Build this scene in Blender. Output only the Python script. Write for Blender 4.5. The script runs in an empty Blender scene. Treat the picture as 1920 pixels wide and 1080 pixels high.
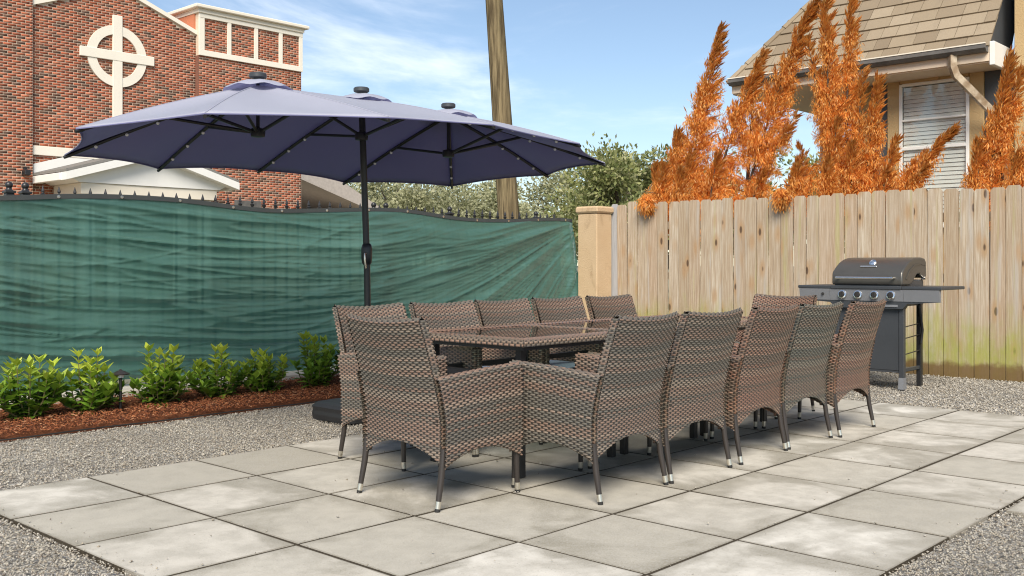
import bpy, math, random
import numpy as np
from mathutils import Vector, Matrix, noise as mnoise

rng = np.random.default_rng(7)
random.seed(7)
R = math.radians
sc = bpy.context.scene
COL = sc.collection

# ------------------------------------------------------------------ camera, sky, sun, exposure
cam_d = bpy.data.cameras.new('camera')
cam = bpy.data.objects.new('camera', cam_d)
COL.objects.link(cam)
cam.location = (-1.7107, -5.1199, 1.0936)
cam.rotation_euler = (R(90), 0, 0.7472 - R(90))
cam_d.sensor_width = 36
cam_d.lens = 36 * 1894.74 / 1920
cam_d.shift_y = -(540 - 494.25) / 1920
cam_d.clip_end = 2000
sc.camera = cam

SUN_ELEV, SUN_AZ = R(42), R(220)          # azimuth of the sun, counter-clockwise from +X
world = bpy.data.worlds.new('World')
sc.world = world
world.use_nodes = True
wn, wl = world.node_tree.nodes, world.node_tree.links
wn.clear()
sky = wn.new('ShaderNodeTexSky'); sky.sky_type = 'NISHITA'; sky.sun_disc = False
sky.sun_elevation = SUN_ELEV; sky.sun_rotation = R(90) - SUN_AZ
sky.air_density = 1.0; sky.dust_density = .25; sky.ozone_density = 2.2
tc = wn.new('ShaderNodeTexCoord')
mp = wn.new('ShaderNodeMapping'); mp.inputs['Scale'].default_value = (1.6, 1.6, 5.5); mp.inputs['Location'].default_value = (.35, .2, 0)
wl.new(tc.outputs['Generated'], mp.inputs['Vector'])
cn = wn.new('ShaderNodeTexNoise'); cn.inputs['Scale'].default_value = 1.7; cn.inputs['Detail'].default_value = 7; cn.inputs['Roughness'].default_value = .6; cn.inputs['Distortion'].default_value = .5
wl.new(mp.outputs[0], cn.inputs['Vector'])
cr = wn.new('ShaderNodeMapRange'); cr.interpolation_type = 'SMOOTHSTEP'
cr.inputs['From Min'].default_value = .46; cr.inputs['From Max'].default_value = .74
cr.inputs['To Min'].default_value = .04; cr.inputs['To Max'].default_value = .56
wl.new(cn.outputs['Fac'], cr.inputs['Value'])
cm = wn.new('ShaderNodeMix'); cm.data_type = 'RGBA'
cm.inputs['B'].default_value = (10.5, 10.8, 11.2, 1)
wl.new(cr.outputs[0], cm.inputs['Factor']); wl.new(sky.outputs[0], cm.inputs['A'])
bg = wn.new('ShaderNodeBackground'); bg.inputs['Strength'].default_value = 0.072
wo = wn.new('ShaderNodeOutputWorld')
wl.new(cm.outputs['Result'], bg.inputs['Color']); wl.new(bg.outputs[0], wo.inputs['Surface'])

sun_d = bpy.data.lights.new('sun', 'SUN')
sun_d.energy = 3.1; sun_d.angle = R(34); sun_d.color = (1, .93, .81)
sun = bpy.data.objects.new('sun', sun_d); COL.objects.link(sun)
sdir = Vector((math.cos(SUN_AZ) * math.cos(SUN_ELEV), math.sin(SUN_AZ) * math.cos(SUN_ELEV), math.sin(SUN_ELEV)))
sun.rotation_euler = (-sdir).to_track_quat('-Z', 'Y').to_euler()

sc.view_settings.view_transform = 'Standard'
sc.view_settings.look = 'None'
sc.view_settings.exposure = 0.95
sc.view_settings.gamma = 1
sc.cycles.pixel_filter_type = 'BLACKMAN_HARRIS'
sc.cycles.filter_width = 1.1
sc.cycles.max_bounces = 8
sc.cycles.transparent_max_bounces = 16

# ------------------------------------------------------------------ object helpers
def tag(o, label=None, cat=None, group=None, kind=None):
    if label: o['label'] = label
    if cat: o['category'] = cat
    if group: o['group'] = group
    if kind: o['kind'] = kind
    return o

def world_of(o):
    m = o.matrix_basis.copy()
    if o.parent:
        m = world_of(o.parent) @ o.matrix_parent_inverse @ m
    return m

def empty(name, loc, rz=0):
    o = bpy.data.objects.new(name, None)
    COL.objects.link(o)
    o.location = loc; o.rotation_euler = (0, 0, rz)
    o.empty_display_size = .1
    return o

class G:
    """collects vertices and faces"""
    def __init__(s): s.v = []; s.f = []
    def add(s, v, f):
        n = len(s.v); s.v += [tuple(p) for p in v]; s.f += [tuple(i + n for i in q) for q in f]; return s
    def box(s, x0, x1, y0, y1, z0, z1, c=0.0, M=None):
        x0, x1 = min(x0, x1), max(x0, x1); y0, y1 = min(y0, y1), max(y0, y1); z0, z1 = min(z0, z1), max(z0, z1)
        c = min(c, (x1 - x0) * .45, (y1 - y0) * .45, (z1 - z0) * .45)
        if c <= 0:
            v = [(x, y, z) for z in (z0, z1) for y in (y0, y1) for x in (x0, x1)]
            f = [(0, 2, 3, 1), (4, 5, 7, 6), (0, 1, 5, 4), (2, 6, 7, 3), (0, 4, 6, 2), (1, 3, 7, 5)]
        else:
            v = []; f = []
            def ring(z, i, ch):
                a = [(x0 + i + ch, y0 + i), (x1 - i - ch, y0 + i), (x1 - i, y0 + i + ch), (x1 - i, y1 - i - ch),
                     (x1 - i - ch, y1 - i), (x0 + i + ch, y1 - i), (x0 + i, y1 - i - ch), (x0 + i, y0 + i + ch)]
                return [(p[0], p[1], z) for p in a]
            for z, i in ((z0, c * .7), (z0 + c, 0), (z1 - c, 0), (z1, c * .7)): v += ring(z, i, c * .5)
            for k in range(3):
                for j in range(8): f.append((k*8 + j, k*8 + (j+1) % 8, k*8 + 8 + (j+1) % 8, k*8 + 8 + j))
            f.append(tuple(reversed(range(8)))); f.append(tuple(range(24, 32)))
        if M is not None: v = [tuple(M @ Vector(p)) for p in v]
        return s.add(v, f)
    def tube(s, pts, rad, n=8, cap=True):
        pts = [Vector(p) for p in pts]
        if not hasattr(rad, '__len__'): rad = [rad] * len(pts)
        v = []; f = []
        d0 = (pts[1] - pts[0]).normalized()
        up = Vector((0, 0, 1)) if abs(d0.z) < .9 else Vector((1, 0, 0))
        u = d0.cross(up).normalized()
        for i, p in enumerate(pts):
            d = (pts[min(i + 1, len(pts) - 1)] - pts[max(i - 1, 0)]).normalized()
            u = (u - d * u.dot(d)).normalized(); w = d.cross(u)
            for k in range(n):
                a = 2 * math.pi * k / n
                v.append(p + (u * math.cos(a) + w * math.sin(a)) * rad[i])
        for i in range(len(pts) - 1):
            for k in range(n): f.append((i*n + k, i*n + (k+1) % n, (i+1)*n + (k+1) % n, (i+1)*n + k))
        if cap: f.append(tuple(reversed(range(n)))); f.append(tuple(range((len(pts)-1)*n, len(pts)*n)))
        return s.add(v, f)
    def lathe(s, prof, c=(0, 0, 0), n=16, M=None):
        v = []; f = []
        for r, z in prof:
            for k in range(n):
                a = 2 * math.pi * k / n
                p = Vector((r * math.cos(a), r * math.sin(a), z))
                if M is not None: p = M @ p
                v.append((p.x + c[0], p.y + c[1], p.z + c[2]))
        for i in range(len(prof) - 1):
            for k in range(n): f.append((i*n + k, i*n + (k+1) % n, (i+1)*n + (k+1) % n, (i+1)*n + k))
        f.append(tuple(reversed(range(n)))); f.append(tuple(range((len(prof)-1)*n, len(prof)*n)))
        return s.add(v, f)
    def prism(s, poly, axis, a0, a1):
        """extrude a 2-D polygon along an axis (poly in the other two axes, in order)"""
        def P(q, a):
            if axis == 'x': return (a, q[0], q[1])
            if axis == 'y': return (q[0], a, q[1])
            return (q[0], q[1], a)
        n = len(poly)
        v = [P(q, a0) for q in poly] + [P(q, a1) for q in poly]
        f = [tuple(reversed(range(n))), tuple(range(n, 2*n))] + [(i, (i+1) % n, n + (i+1) % n, n + i) for i in range(n)]
        return s.add(v, f)
    def grid(s, fn, na, nb):
        v = [fn(i / na, j / nb) for j in range(nb + 1) for i in range(na + 1)]
        f = [(j*(na+1) + i, j*(na+1) + i + 1, (j+1)*(na+1) + i + 1, (j+1)*(na+1) + i) for j in range(nb) for i in range(na)]
        return s.add(v, f)
    def mesh(s, name, smooth=None):
        m = bpy.data.meshes.new(name)
        m.from_pydata([tuple(p) for p in s.v], [], s.f)
        m.update()
        fix_normals(m)
        if smooth is not None: shade(m, smooth)
        return m

import bmesh
def fix_normals(m):
    b = bmesh.new(); b.from_mesh(m); bmesh.ops.recalc_face_normals(b, faces=b.faces); b.to_mesh(m); b.free()
def shade(m, ang):
    if ang <= 0: return
    m.polygons.foreach_set('use_smooth', np.ones(len(m.polygons), bool))
    try: m.set_sharp_from_angle(angle=R(ang))
    except Exception: pass

def np_mesh(name, V, F, col=None, smooth=False):
    """V (n,3), F (m,k) arrays, optional face colours (m,3)"""
    V = np.asarray(V, np.float32); F = np.asarray(F, np.int32)
    m = bpy.data.meshes.new(name)
    k = F.shape[1]
    m.vertices.add(len(V)); m.vertices.foreach_set('co', V.ravel())
    m.loops.add(F.size); m.loops.foreach_set('vertex_index', F.ravel())
    m.polygons.add(len(F)); m.polygons.foreach_set('loop_start', np.arange(0, F.size, k, dtype=np.int32))
    if smooth: m.polygons.foreach_set('use_smooth', np.ones(len(F), bool))
    m.update(calc_edges=True)
    if col is not None:
        a = m.attributes.new('col', 'FLOAT_COLOR', 'FACE')
        a.data.foreach_set('color', np.concatenate([np.asarray(col, np.float32), np.ones((len(F), 1), np.float32)], 1).ravel())
    return m

def put(name, mesh, mat, parent=None, smooth=None, label=None, cat=None, group=None, kind=None, local=False, loc=None, rot=None):
    """one object; coordinates are world ones unless local"""
    if isinstance(mesh, G): mesh = mesh.mesh(name, smooth)
    if mat is not None and not mesh.materials: mesh.materials.append(mat)
    o = bpy.data.objects.new(name, mesh)
    COL.objects.link(o)
    if parent is not None:
        o.parent = parent
        if not local: o.matrix_parent_inverse = world_of(parent).inverted()
    if loc is not None: o.location = loc
    if rot is not None: o.rotation_euler = rot
    return tag(o, label, cat, group, kind)

def copy_tree(o, parent=None):
    c = o.copy(); COL.objects.link(c)
    if parent is not None: c.parent = parent
    for ch in [x for x in KIDS.get(o.name, [])]: copy_tree(ch, c)
    return c
KIDS = {}
def index_kids(root):
    KIDS.clear()
    for o in bpy.data.objects:
        if o.parent: KIDS.setdefault(o.parent.name, []).append(o)

# ------------------------------------------------------------------ material helpers
class NT:
    def __init__(s, name):
        s.m = bpy.data.materials.new(name); s.m.use_nodes = True
        s.n = s.m.node_tree.nodes; s.l = s.m.node_tree.links
        s.bsdf = s.n['Principled BSDF']; s.out = s.n['Material Output']
    def set(s, sock, val):
        if isinstance(val, bpy.types.NodeSocket): s.l.new(val, sock)
        elif val is not None:
            if hasattr(val, '__len__') and len(val) == 3 and sock.type == 'RGBA': val = (*val, 1)
            sock.default_value = val
    def node(s, t, props=None, **inp):
        n = s.n.new(t)
        for k, v in (props or {}).items(): setattr(n, k, v)
        for k, v in inp.items():
            k2 = k.replace('_', ' ')
            s.set(n.inputs[k2] if k2 in n.inputs else n.inputs[k], v)
        return n
    def coord(s, which='Object', scale=(1, 1, 1), offset=None):
        c = s.node('ShaderNodeTexCoord').outputs[which]
        m = s.node('ShaderNodeMapping', Vector=c, Scale=scale)
        if offset is not None: s.set(m.inputs['Location'], offset)
        return m.outputs[0]
    def geo(s, scale=(1, 1, 1)):
        return s.node('ShaderNodeMapping', Vector=s.node('ShaderNodeNewGeometry').outputs['Position'], Scale=scale).outputs[0]
    def noise(s, vec, scale, detail=4, rough=.55, dist=0):
        return s.node('ShaderNodeTexNoise', Vector=vec, Scale=scale, Detail=detail, Roughness=rough, Distortion=dist).outputs['Fac']
    def voro(s, vec, scale, out='Distance', feature='F1', rand=1):
        return s.node('ShaderNodeTexVoronoi', {'feature': feature}, Vector=vec, Scale=scale, Randomness=rand).outputs[out]
    def rng(s, v, a, b, c=0, d=1, smooth=True):
        n = s.node('ShaderNodeMapRange', {'interpolation_type': 'SMOOTHSTEP' if smooth else 'LINEAR'}, Value=v)
        for i, x in zip(('From Min', 'From Max', 'To Min', 'To Max'), (a, b, c, d)): s.set(n.inputs[i], x)
        return n.outputs[0]
    def math(s, op, a, b=None):
        n = s.node('ShaderNodeMath', {'operation': op}); s.set(n.inputs[0], a)
        if b is not None: s.set(n.inputs[1], b)
        return n.outputs[0]
    def mix(s, f, a, b, mode='MIX'):
        n = s.node('ShaderNodeMix', {'data_type': 'RGBA', 'blend_type': mode})
        s.set(n.inputs['Factor'], f)
        s.set(n.inputs['A'], (*a, 1) if isinstance(a, tuple) else a); s.set(n.inputs['B'], (*b, 1) if isinstance(b, tuple) else b)
        return n.outputs['Result']
    def ramp(s, f, stops):
        n = s.node('ShaderNodeValToRGB', Fac=f); e = n.color_ramp.elements
        while len(e) < len(stops): e.new(.5)
        for q, (p, c) in zip(e, stops): q.position = p; q.color = (*c, 1)
        return n.outputs[0]
    def attr(s, name='col'): return s.node('ShaderNodeAttribute', {'attribute_name': name}).outputs['Color']
    def info(s, o): return s.node('ShaderNodeObjectInfo').outputs[o]
    def vec(s, x, y, z):
        n = s.node('ShaderNodeCombineXYZ')
        for i, q in enumerate((x, y, z)): s.set(n.inputs[i], q)
        return n.outputs[0]
    def bump(s, h, strength=.3, dist=.01):
        return s.node('ShaderNodeBump', Height=h, Strength=strength, Distance=dist).outputs[0]
    def done(s, color=None, rough=None, normal=None, metal=None, spec=None, **kw):
        b = s.bsdf
        s.set(b.inputs['Base Color'], color); s.set(b.inputs['Roughness'], rough); s.set(b.inputs['Metallic'], metal)
        s.set(b.inputs['Specular IOR Level'], spec)
        if normal is not None: s.l.new(normal, b.inputs['Normal'])
        for k, v in kw.items(): s.set(b.inputs[k.replace('_', ' ')], v)
        return s.m

def rand_vec(t, k=37.0):
    r = t.info('Random')
    return t.vec(t.math('MULTIPLY', r, k), t.math('MULTIPLY', r, k * 1.7), t.math('MULTIPLY', r, k * 2.3))

def simple(name, color, rough=.5, metal=0, var=.12, nscale=9, bump=0, spec=.5, bscale=60):
    t = NT(name); c = t.coord('Object')
    n = t.noise(c, nscale, 5)
    a = tuple(x * (1 - var) for x in color); b = tuple(min(1, x * (1 + var)) for x in color)
    nrm = t.bump(t.noise(c, bscale, 3), bump, .004) if bump else None
    return t.done(t.mix(n, a, b), t.rng(n, .2, .8, rough * .88, min(1, rough * 1.12)), nrm, metal, spec)

M = {}
def build_materials():
    # concrete pavers
    t = NT('concrete_paver')
    off = rand_vec(t); c = t.coord('Object', offset=off)
    gen = t.node('ShaderNodeSeparateXYZ', Vector=t.coord('Generated'))
    ex = t.math('ABSOLUTE', t.math('SUBTRACT', gen.outputs[0], .5)); ey = t.math('ABSOLUTE', t.math('SUBTRACT', gen.outputs[1], .5))
    e = t.math('MULTIPLY', t.math('MAXIMUM', ex, ey), 2)
    big = t.noise(c, 1.7, 7, .55, 1.1); mid = t.noise(c, 8, 7, .65); fine = t.noise(c, 170, 3)
    damp = t.math('ADD', t.math('ADD', t.math('MULTIPLY', big, 1.5), t.math('MULTIPLY', e, .33)), t.math('MULTIPLY', t.info('Random'), .24))
    dm = t.rng(damp, 1.04, 1.34)
    r1 = t.rng(t.info('Random'), 0, 1, 0, 1, False)
    base = t.ramp(r1, [(0, (.33, .30, .24)), (.25, (.46, .425, .355)), (.6, (.54, .50, .43)), (1, (.64, .605, .535))])
    base = t.mix(t.rng(mid, .3, .7), t.mix(.6, base, (.30, .275, .225)), base)
    base = t.mix(t.math('MULTIPLY', dm, .62), base, (.19, .168, .12))
    en = t.math('ADD', e, t.math('MULTIPLY', mid, .05))
    base = t.mix(t.rng(en, .985, 1.03, 0, .7), base, (.12, .1, .07))
    base = t.mix(t.rng(fine, .35, .7, 0, .22), base, (.62, .6, .57))
    sp = t.voro(c, 55)
    base = t.mix(t.rng(sp, .07, .13, .6, 0), base, (.12, .11, .09))
    M['paver'] = t.done(base, t.math('SUBTRACT', .85, t.math('MULTIPLY', dm, .2)), t.bump(t.math('ADD', fine, t.math('MULTIPLY', mid, .6)), .25, .004), spec=.35)
    # gravel sheet and stones
    t = NT('gravel_sheet'); p = t.geo()
    v = t.voro(p, 75, 'Color'); vd = t.voro(p, 75)
    vs = t.node('ShaderNodeSeparateColor', Color=v).outputs[0]
    g = t.ramp(vs, [(0, (.12, .11, .095)), (.5, (.30, .28, .25)), (1, (.52, .5, .46))])
    g = t.mix(t.rng(t.noise(p, 1.6, 4), .3, .7, 0, .35), g, (.17, .155, .135))
    M['gravel_sheet'] = t.done(g, .9, t.bump(vd, .9, .012), spec=.2)
    t = NT('gravel_stone'); p = t.geo()
    M['stone'] = t.done(t.mix(t.rng(t.noise(p, 1.6, 4), .35, .7, 0, .3), t.attr(), (.2, .18, .15)), .85, spec=.3)
    t = NT('joint_sand'); p = t.geo()
    M['joint'] = t.done(t.mix(t.noise(p, 60, 4), (.03, .025, .018), (.085, .07, .05)), .95, spec=.1)
    t = NT('grass_ground'); p = t.geo()
    M['ground'] = t.done(t.mix(t.noise(p, .6, 6), (.15, .15, .09), (.30, .27, .21)), .95, spec=.1)
    t = NT('mulch_soil'); p = t.geo()
    M['soil'] = t.done(t.mix(t.noise(p, 30, 5), (.06, .022, .012), (.2, .075, .035)), .95, t.bump(t.noise(p, 60, 4), 1, .02), spec=.1)
    t = NT('mulch_chip'); M['chip'] = t.done(t.attr(), .85, spec=.2)
    # wicker
    t = NT('resin_wicker')
    tint = t.info('Color')
    c = t.mix(1.0, t.attr(), tint, 'MULTIPLY')
    fib = t.noise(t.coord('Object', (260, 260, 40)), 1, 2)
    M['wicker'] = t.done(t.mix(t.rng(fib, .3, .7, 0, .25), c, (.02, .018, .016)), .36, spec=.6)
    M['black_metal'] = simple('black_powder_coat', (.017, .017, .018), .38, 0, .2, 14, .05)
    M['leg_metal'] = simple('brown_black_leg', (.03, .024, .021), .36, 0, .3, 5)
    M['cord'] = simple('brown_resin_cord', (.16, .105, .08), .5, 0, .3, 40)
    M['ferrule'] = simple('satin_chrome', (.72, .68, .6), .3, 1, .1, 20)
    M['rubber'] = simple('black_rubber', (.015, .014, .013), .7)
    t = NT('cushion_fabric'); c = t.coord('Object')
    M['cushion'] = t.done(t.mix(t.noise(c, 8), (.42, .48, .6), (.56, .62, .74)), .85, t.bump(t.noise(c, 400, 2), .2, .002), spec=.2)
    # table glass
    t = NT('tempered_glass')
    gl = t.node('ShaderNodeBsdfGlossy', Color=(1, 1, 1), Roughness=.02)
    tr = t.node('ShaderNodeBsdfTransparent', Color=(.42, .47, .45))
    bf = t.node('ShaderNodeNewGeometry').outputs['Backfacing']
    fr = t.node('ShaderNodeFresnel', IOR=t.rng(bf, 0, 1, 1.75, 1 / 1.75, False))
    mx = t.node('ShaderNodeMixShader', Fac=fr.outputs[0]); t.l.new(tr.outputs[0], mx.inputs[1]); t.l.new(gl.outputs[0], mx.inputs[2])
    t.l.new(mx.outputs[0], t.out.inputs['Surface']); M['glass'] = t.m
    t = NT('window_glass')
    gl = t.node('ShaderNodeBsdfGlossy', Color=(1, 1, 1), Roughness=.03)
    tr = t.node('ShaderNodeBsdfTransparent', Color=(.9, .92, .92))
    bf = t.node('ShaderNodeNewGeometry').outputs['Backfacing']
    fr = t.node('ShaderNodeFresnel', IOR=t.rng(bf, 0, 1, 1.5, 1 / 1.5, False))
    mx = t.node('ShaderNodeMixShader', Fac=fr.outputs[0]); t.l.new(tr.outputs[0], mx.inputs[1]); t.l.new(gl.outputs[0], mx.inputs[2])
    t.l.new(mx.outputs[0], t.out.inputs['Surface']); M['pane'] = t.m
    # parasol fabric
    for key, nm, ca, cb, sh in (('canopy', 'navy_polyester', (.18, .18, .33), (.22, .22, .38), .1), ('canopy_top', 'pale_lavender_polyester', (.39, .395, .475), (.45, .455, .53), .5)):  # navy on the underside, pale lavender on the outer face
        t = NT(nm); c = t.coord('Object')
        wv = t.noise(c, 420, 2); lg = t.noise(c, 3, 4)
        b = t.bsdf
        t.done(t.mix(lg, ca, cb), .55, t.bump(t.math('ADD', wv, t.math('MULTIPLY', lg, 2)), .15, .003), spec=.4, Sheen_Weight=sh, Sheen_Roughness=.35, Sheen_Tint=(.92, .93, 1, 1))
        tl = t.node('ShaderNodeBsdfTranslucent', Color=(.28, .28, .52))
        mx = t.node('ShaderNodeMixShader', Fac=.26); t.l.new(b.outputs[0], mx.inputs[1]); t.l.new(tl.outputs[0], mx.inputs[2])
        t.l.new(mx.outputs[0], t.out.inputs['Surface']); M[key] = t.m
    t = NT('led_bulb'); M['bulb'] = t.done((.9, .9, .88), .15, spec=.6)
    # privacy screen
    t = NT('green_mesh_screen'); c = t.coord('Object')
    st = t.noise(t.node('ShaderNodeMapping', Vector=t.node('ShaderNodeTexCoord').outputs['Object'], Scale=(9, 1, .35)).outputs[0], 4, 5)
    hz = t.noise(t.node('ShaderNodeMapping', Vector=t.node('ShaderNodeTexCoord').outputs['Object'], Scale=(1, 1, 8)).outputs[0], 1.2, 4)
    colr = t.mix(st, (.036, .098, .078), (.07, .155, .127))
    colr = t.mix(t.rng(hz, .45, .75, 0, .3), colr, (.13, .23, .195))
    b = t.bsdf
    weave = t.noise(t.node('ShaderNodeMapping', Vector=t.node('ShaderNodeTexCoord').outputs['Object'], Scale=(300, 300, 60)).outputs[0], 1, 2)
    t.done(colr, .36, t.bump(weave, .2, .003), spec=.9, Sheen_Weight=.8, Sheen_Roughness=.35, Sheen_Tint=(.82, .97, .91, 1))
    tl = t.node('ShaderNodeBsdfTranslucent', Color=(.10, .42, .32))
    tp = t.node('ShaderNodeBsdfTransparent', Color=(.55, .95, .82))
    m1 = t.node('ShaderNodeMixShader', Fac=.24); t.l.new(b.outputs[0], m1.inputs[1]); t.l.new(tl.outputs[0], m1.inputs[2])
    m2 = t.node('ShaderNodeMixShader', Fac=t.rng(weave, .3, .7, .01, .07)); t.l.new(m1.outputs[0], m2.inputs[1]); t.l.new(tp.outputs[0], m2.inputs[2])
    t.l.new(m2.outputs[0], t.out.inputs['Surface']); M['screen'] = t.m
    M['hem'] = simple('dark_hem', (.045, .05, .05), .7)
    M['iron'] = simple('black_iron', (.02, .02, .021), .42, 0, .3, 20, .1)
    M['curb'] = simple('concrete_curb', (.46, .43, .37), .9, 0, .2, 6, .4)
    # fence boards
    t = NT('pine_board'); rv = rand_vec(t)
    raw = t.node('ShaderNodeTexCoord').outputs['Object']
    def mp(scale):
        m_ = t.node('ShaderNodeMapping', Vector=raw, Scale=scale); t.l.new(rv, m_.inputs['Location']); return m_.outputs[0]
    grain = t.noise(mp((1, 34, 1.3)), 2.2, 5, .6, .4)
    fine = t.noise(mp((1, 160, 3)), 2, 3)
    warp = t.noise(mp((1, 5, .8)), 1.5, 2)
    kn = t.node('ShaderNodeTexVoronoi', {'feature': 'F1'}, Vector=mp((1, 7, 2.6)), Scale=1.0)
    kd = kn.outputs['Distance']
    rndm = t.info('Random')
    base = t.mix(t.rng(rndm, 0, 1, 0, 1, False), (.41, .33, .24), (.55, .475, .375))
    base = t.mix(t.rng(t.math('FRACT', t.math('MULTIPLY', rndm, 7.3)), .55, .95, 0, .65), base, (.46, .34, .245))
    base = t.mix(t.rng(grain, .38, .68), t.mix(.62, base, (.27, .18, .105)), base)
    base = t.mix(t.rng(warp, .5, .75, 0, .5), base, (.44, .36, .28))
    base = t.mix(t.rng(fine, .3, .6, .3, 0), base, (.26, .17, .09))
    ring = t.rng(kd, .13, .40, .7, 0); base = t.mix(ring, base, (.36, .22, .11))
    base = t.mix(t.rng(kd, .075, .14, .92, 0), base, (.085, .05, .03))
    crk = t.noise(mp((1, 46, .55)), 1.6, 3, .6, .5)
    base = t.mix(t.rng(crk, .66, .73, 0, .6), base, (.17, .13, .10))
    base = t.mix(t.rng(t.noise(mp((1, 9, .5)), 1.3, 3), .56, .72, 0, .5), base, (.40, .38, .35))
    zz = t.node('ShaderNodeSeparateXYZ', Vector=raw).outputs[2]
    an = t.noise(t.geo((6, 6, 2.2)), 1.2, 5, .6)
    alg = t.math('MULTIPLY', t.rng(t.math('SUBTRACT', zz, t.math('MULTIPLY', an, .95)), -.32, .28, 1, 0), t.rng(an, .2, .55, .55, 1))
    base = t.mix(t.math('MULTIPLY', t.math('MULTIPLY', alg, t.rng(t.noise(t.geo((16, 16, 7)), 1.0, 6, .7), .3, .62, .45, 1)), .85), base, t.mix(an, (.20, .235, .045), (.34, .33, .07)))
    st2 = t.rng(t.noise(t.geo((14, 14, .6)), 1.0, 4), .55, .72, 0, .5)
    base = t.mix(st2, base, (.36, .34, .13))
    bot = t.rng(t.math('SUBTRACT', zz, t.math('MULTIPLY', t.noise(t.geo((9, 9, 9)), 1, 3), .16)), .0, .07, .85, 0)
    base = t.mix(bot, base, (.13, .07, .03))
    M['board'] = t.done(base, .8, t.bump(t.math('ADD', grain, fine), .35, .006), spec=.25)
    t = NT('grey_board'); raw = t.node('ShaderNodeTexCoord').outputs['Object']
    gr = t.noise(t.node('ShaderNodeMapping', Vector=raw, Scale=(1, 50, 2)).outputs[0], 2, 5)
    M['grey_board'] = t.done(t.mix(gr, (.2, .2, .21), (.52, .51, .5)), .9, t.bump(gr, .5, .01), spec=.15)
    # stucco
    def stucco(name, a, b, stain=0):
        t = NT(name); p = t.geo()
        n = t.noise(p, 3, 6, .6); f = t.noise(p, 90, 4)
        c = t.mix(n, a, b)
        if stain: c = t.mix(t.rng(t.noise(t.geo((4, 4, 1.4)), 2, 5), .55, .75, 0, stain), c, (.2, .12, .06))
        return t.done(c, .92, t.bump(f, .6, .012), spec=.15)
    M['stucco_pillar'] = stucco('tan_stucco_pillar', (.47, .325, .19), (.57, .425, .27), .5)
    M['stucco'] = stucco('tan_stucco_wall', (.36, .235, .105), (.46, .31, .15), .25)
    M['stucco_trim'] = stucco('tan_trim', (.42, .29, .14), (.52, .37, .2), .1)
    M['slate_paint'] = simple('dark_slate_paint', (.055, .058, .062), .6, 0, .2, 4, .15)
    M['white_paint'] = simple('white_paint', (.74, .72, .68), .55, 0, .06, 3)
    M['cream_paint'] = simple('cream_paint', (.72, .65, .54), .6, 0, .08, 2)
    M['soffit'] = simple('cream_soffit', (.70, .56, .42), .7, 0, .08, 3)
    M['blind'] = simple('white_blind', (.80, .76, .70), .5, 0, .05, 5)
    M['dark'] = simple('dark_interior', (.02, .018, .016), .9)
    t = NT('asphalt_shingle'); c = t.coord('Object', offset=rand_vec(t))
    gn = t.noise(c, 240, 3); lg = t.noise(c, 6, 4); r_ = t.info('Random')
    b_ = t.ramp(r_, [(0, (.225, .175, .12)), (.3, (.285, .225, .155)), (.7, (.325, .26, .18)), (1, (.37, .30, .215))])
    b_ = t.mix(t.rng(gn, .35, .65, 0, .5), b_, (.17, .125, .085)); b_ = t.mix(t.rng(lg, .5, .8, 0, .35), b_, (.2, .16, .12))
    M['shingle'] = t.done(b_, .95, t.bump(gn, .6, .004), spec=.15)
    M['gutter'] = simple('stained_gutter', (.13, .12, .11), .6, .2, .7, 5, .1)
    t = NT('weathered_downspout'); c = t.coord('Object')
    M['downspout'] = t.done(t.mix(t.rng(t.noise(c, 7, 6), .35, .65), (.26, .18, .11), (.52, .43, .32)), .45, spec=.4, metal=.15)
    # church
    t = NT('church_brick'); p = t.geo()
    M['brick'] = t.done(t.mix(t.rng(t.noise(p, 40, 4), .35, .7, 0, .3), t.attr(), (.12, .06, .04)), .9, t.bump(t.noise(p, 120, 3), .4, .004), spec=.15)
    M['mortar'] = simple('cream_mortar', (.62, .50, .38), .95, 0, .1, 8)
    M['brick_dark'] = simple('dark_brick_return', (.2, .085, .055), .9, 0, .35, 30)
    M['limestone'] = simple('cream_limestone', (.74, .68, .58), .8, 0, .07, 2, .1)
    M['orange_stucco'] = simple('terracotta_wall', (.48, .17, .085), .9, 0, .1, 3)
    M['roof_grey'] = simple('grey_roof', (.2, .19, .175), .95, 0, .3, 14, .5, .1, 30)
    M['roof_pale'] = simple('pale_weathered_roof', (.42, .37, .33), .95, 0, .25, 9, .5, .1, 30)
    # utility pole
    t = NT('creosote_pole'); p = t.geo((9, 9, .5))
    n = t.noise(p, 3, 6, .6); n2 = t.noise(t.geo((1, 1, .25)), 1.6, 4)
    M['pole'] = t.done(t.mix(t.rng(n2, .4, .7, 0, .5), t.mix(t.rng(n, .3, .7), (.07, .052, .03), (.24, .185, .105)), (.14, .145, .055)), .95, t.bump(n, .7, .02), spec=.1)
    # foliage
    def leaf(name, rough=.5, trans=.3, tcol=(.3, .4, .06)):
        t = NT(name); b = t.bsdf
        t.done(t.attr(), rough, spec=.4)
        tl = t.node('ShaderNodeBsdfTranslucent', Color=t.mix(.5, t.attr(), tcol, 'MIX'))
        mx = t.node('ShaderNodeMixShader', Fac=trans); t.l.new(b.outputs[0], mx.inputs[1]); t.l.new(tl.outputs[0], mx.inputs[2])
        t.l.new(mx.outputs[0], t.out.inputs['Surface']); return t.m
    M['leaf'] = leaf('glossy_leaf', .4, .3, (.3, .5, .05))
    M['oak_leaf'] = leaf('oak_leaf', .6, .25, (.2, .25, .06))
    M['needle'] = leaf('dead_orange_needles', .7, .5, (.95, .43, .09))
    M['bark'] = simple('dark_bark', (.075, .055, .04), .95, 0, .4, 12, .6)
    M['green_stem'] = simple('shrub_stem', (.12, .1, .04), .8)
    # grill
    M['grill_lid'] = simple('bronze_grey_lid', (.108, .101, .09), .34, .55, .08, 6, 0)
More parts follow.
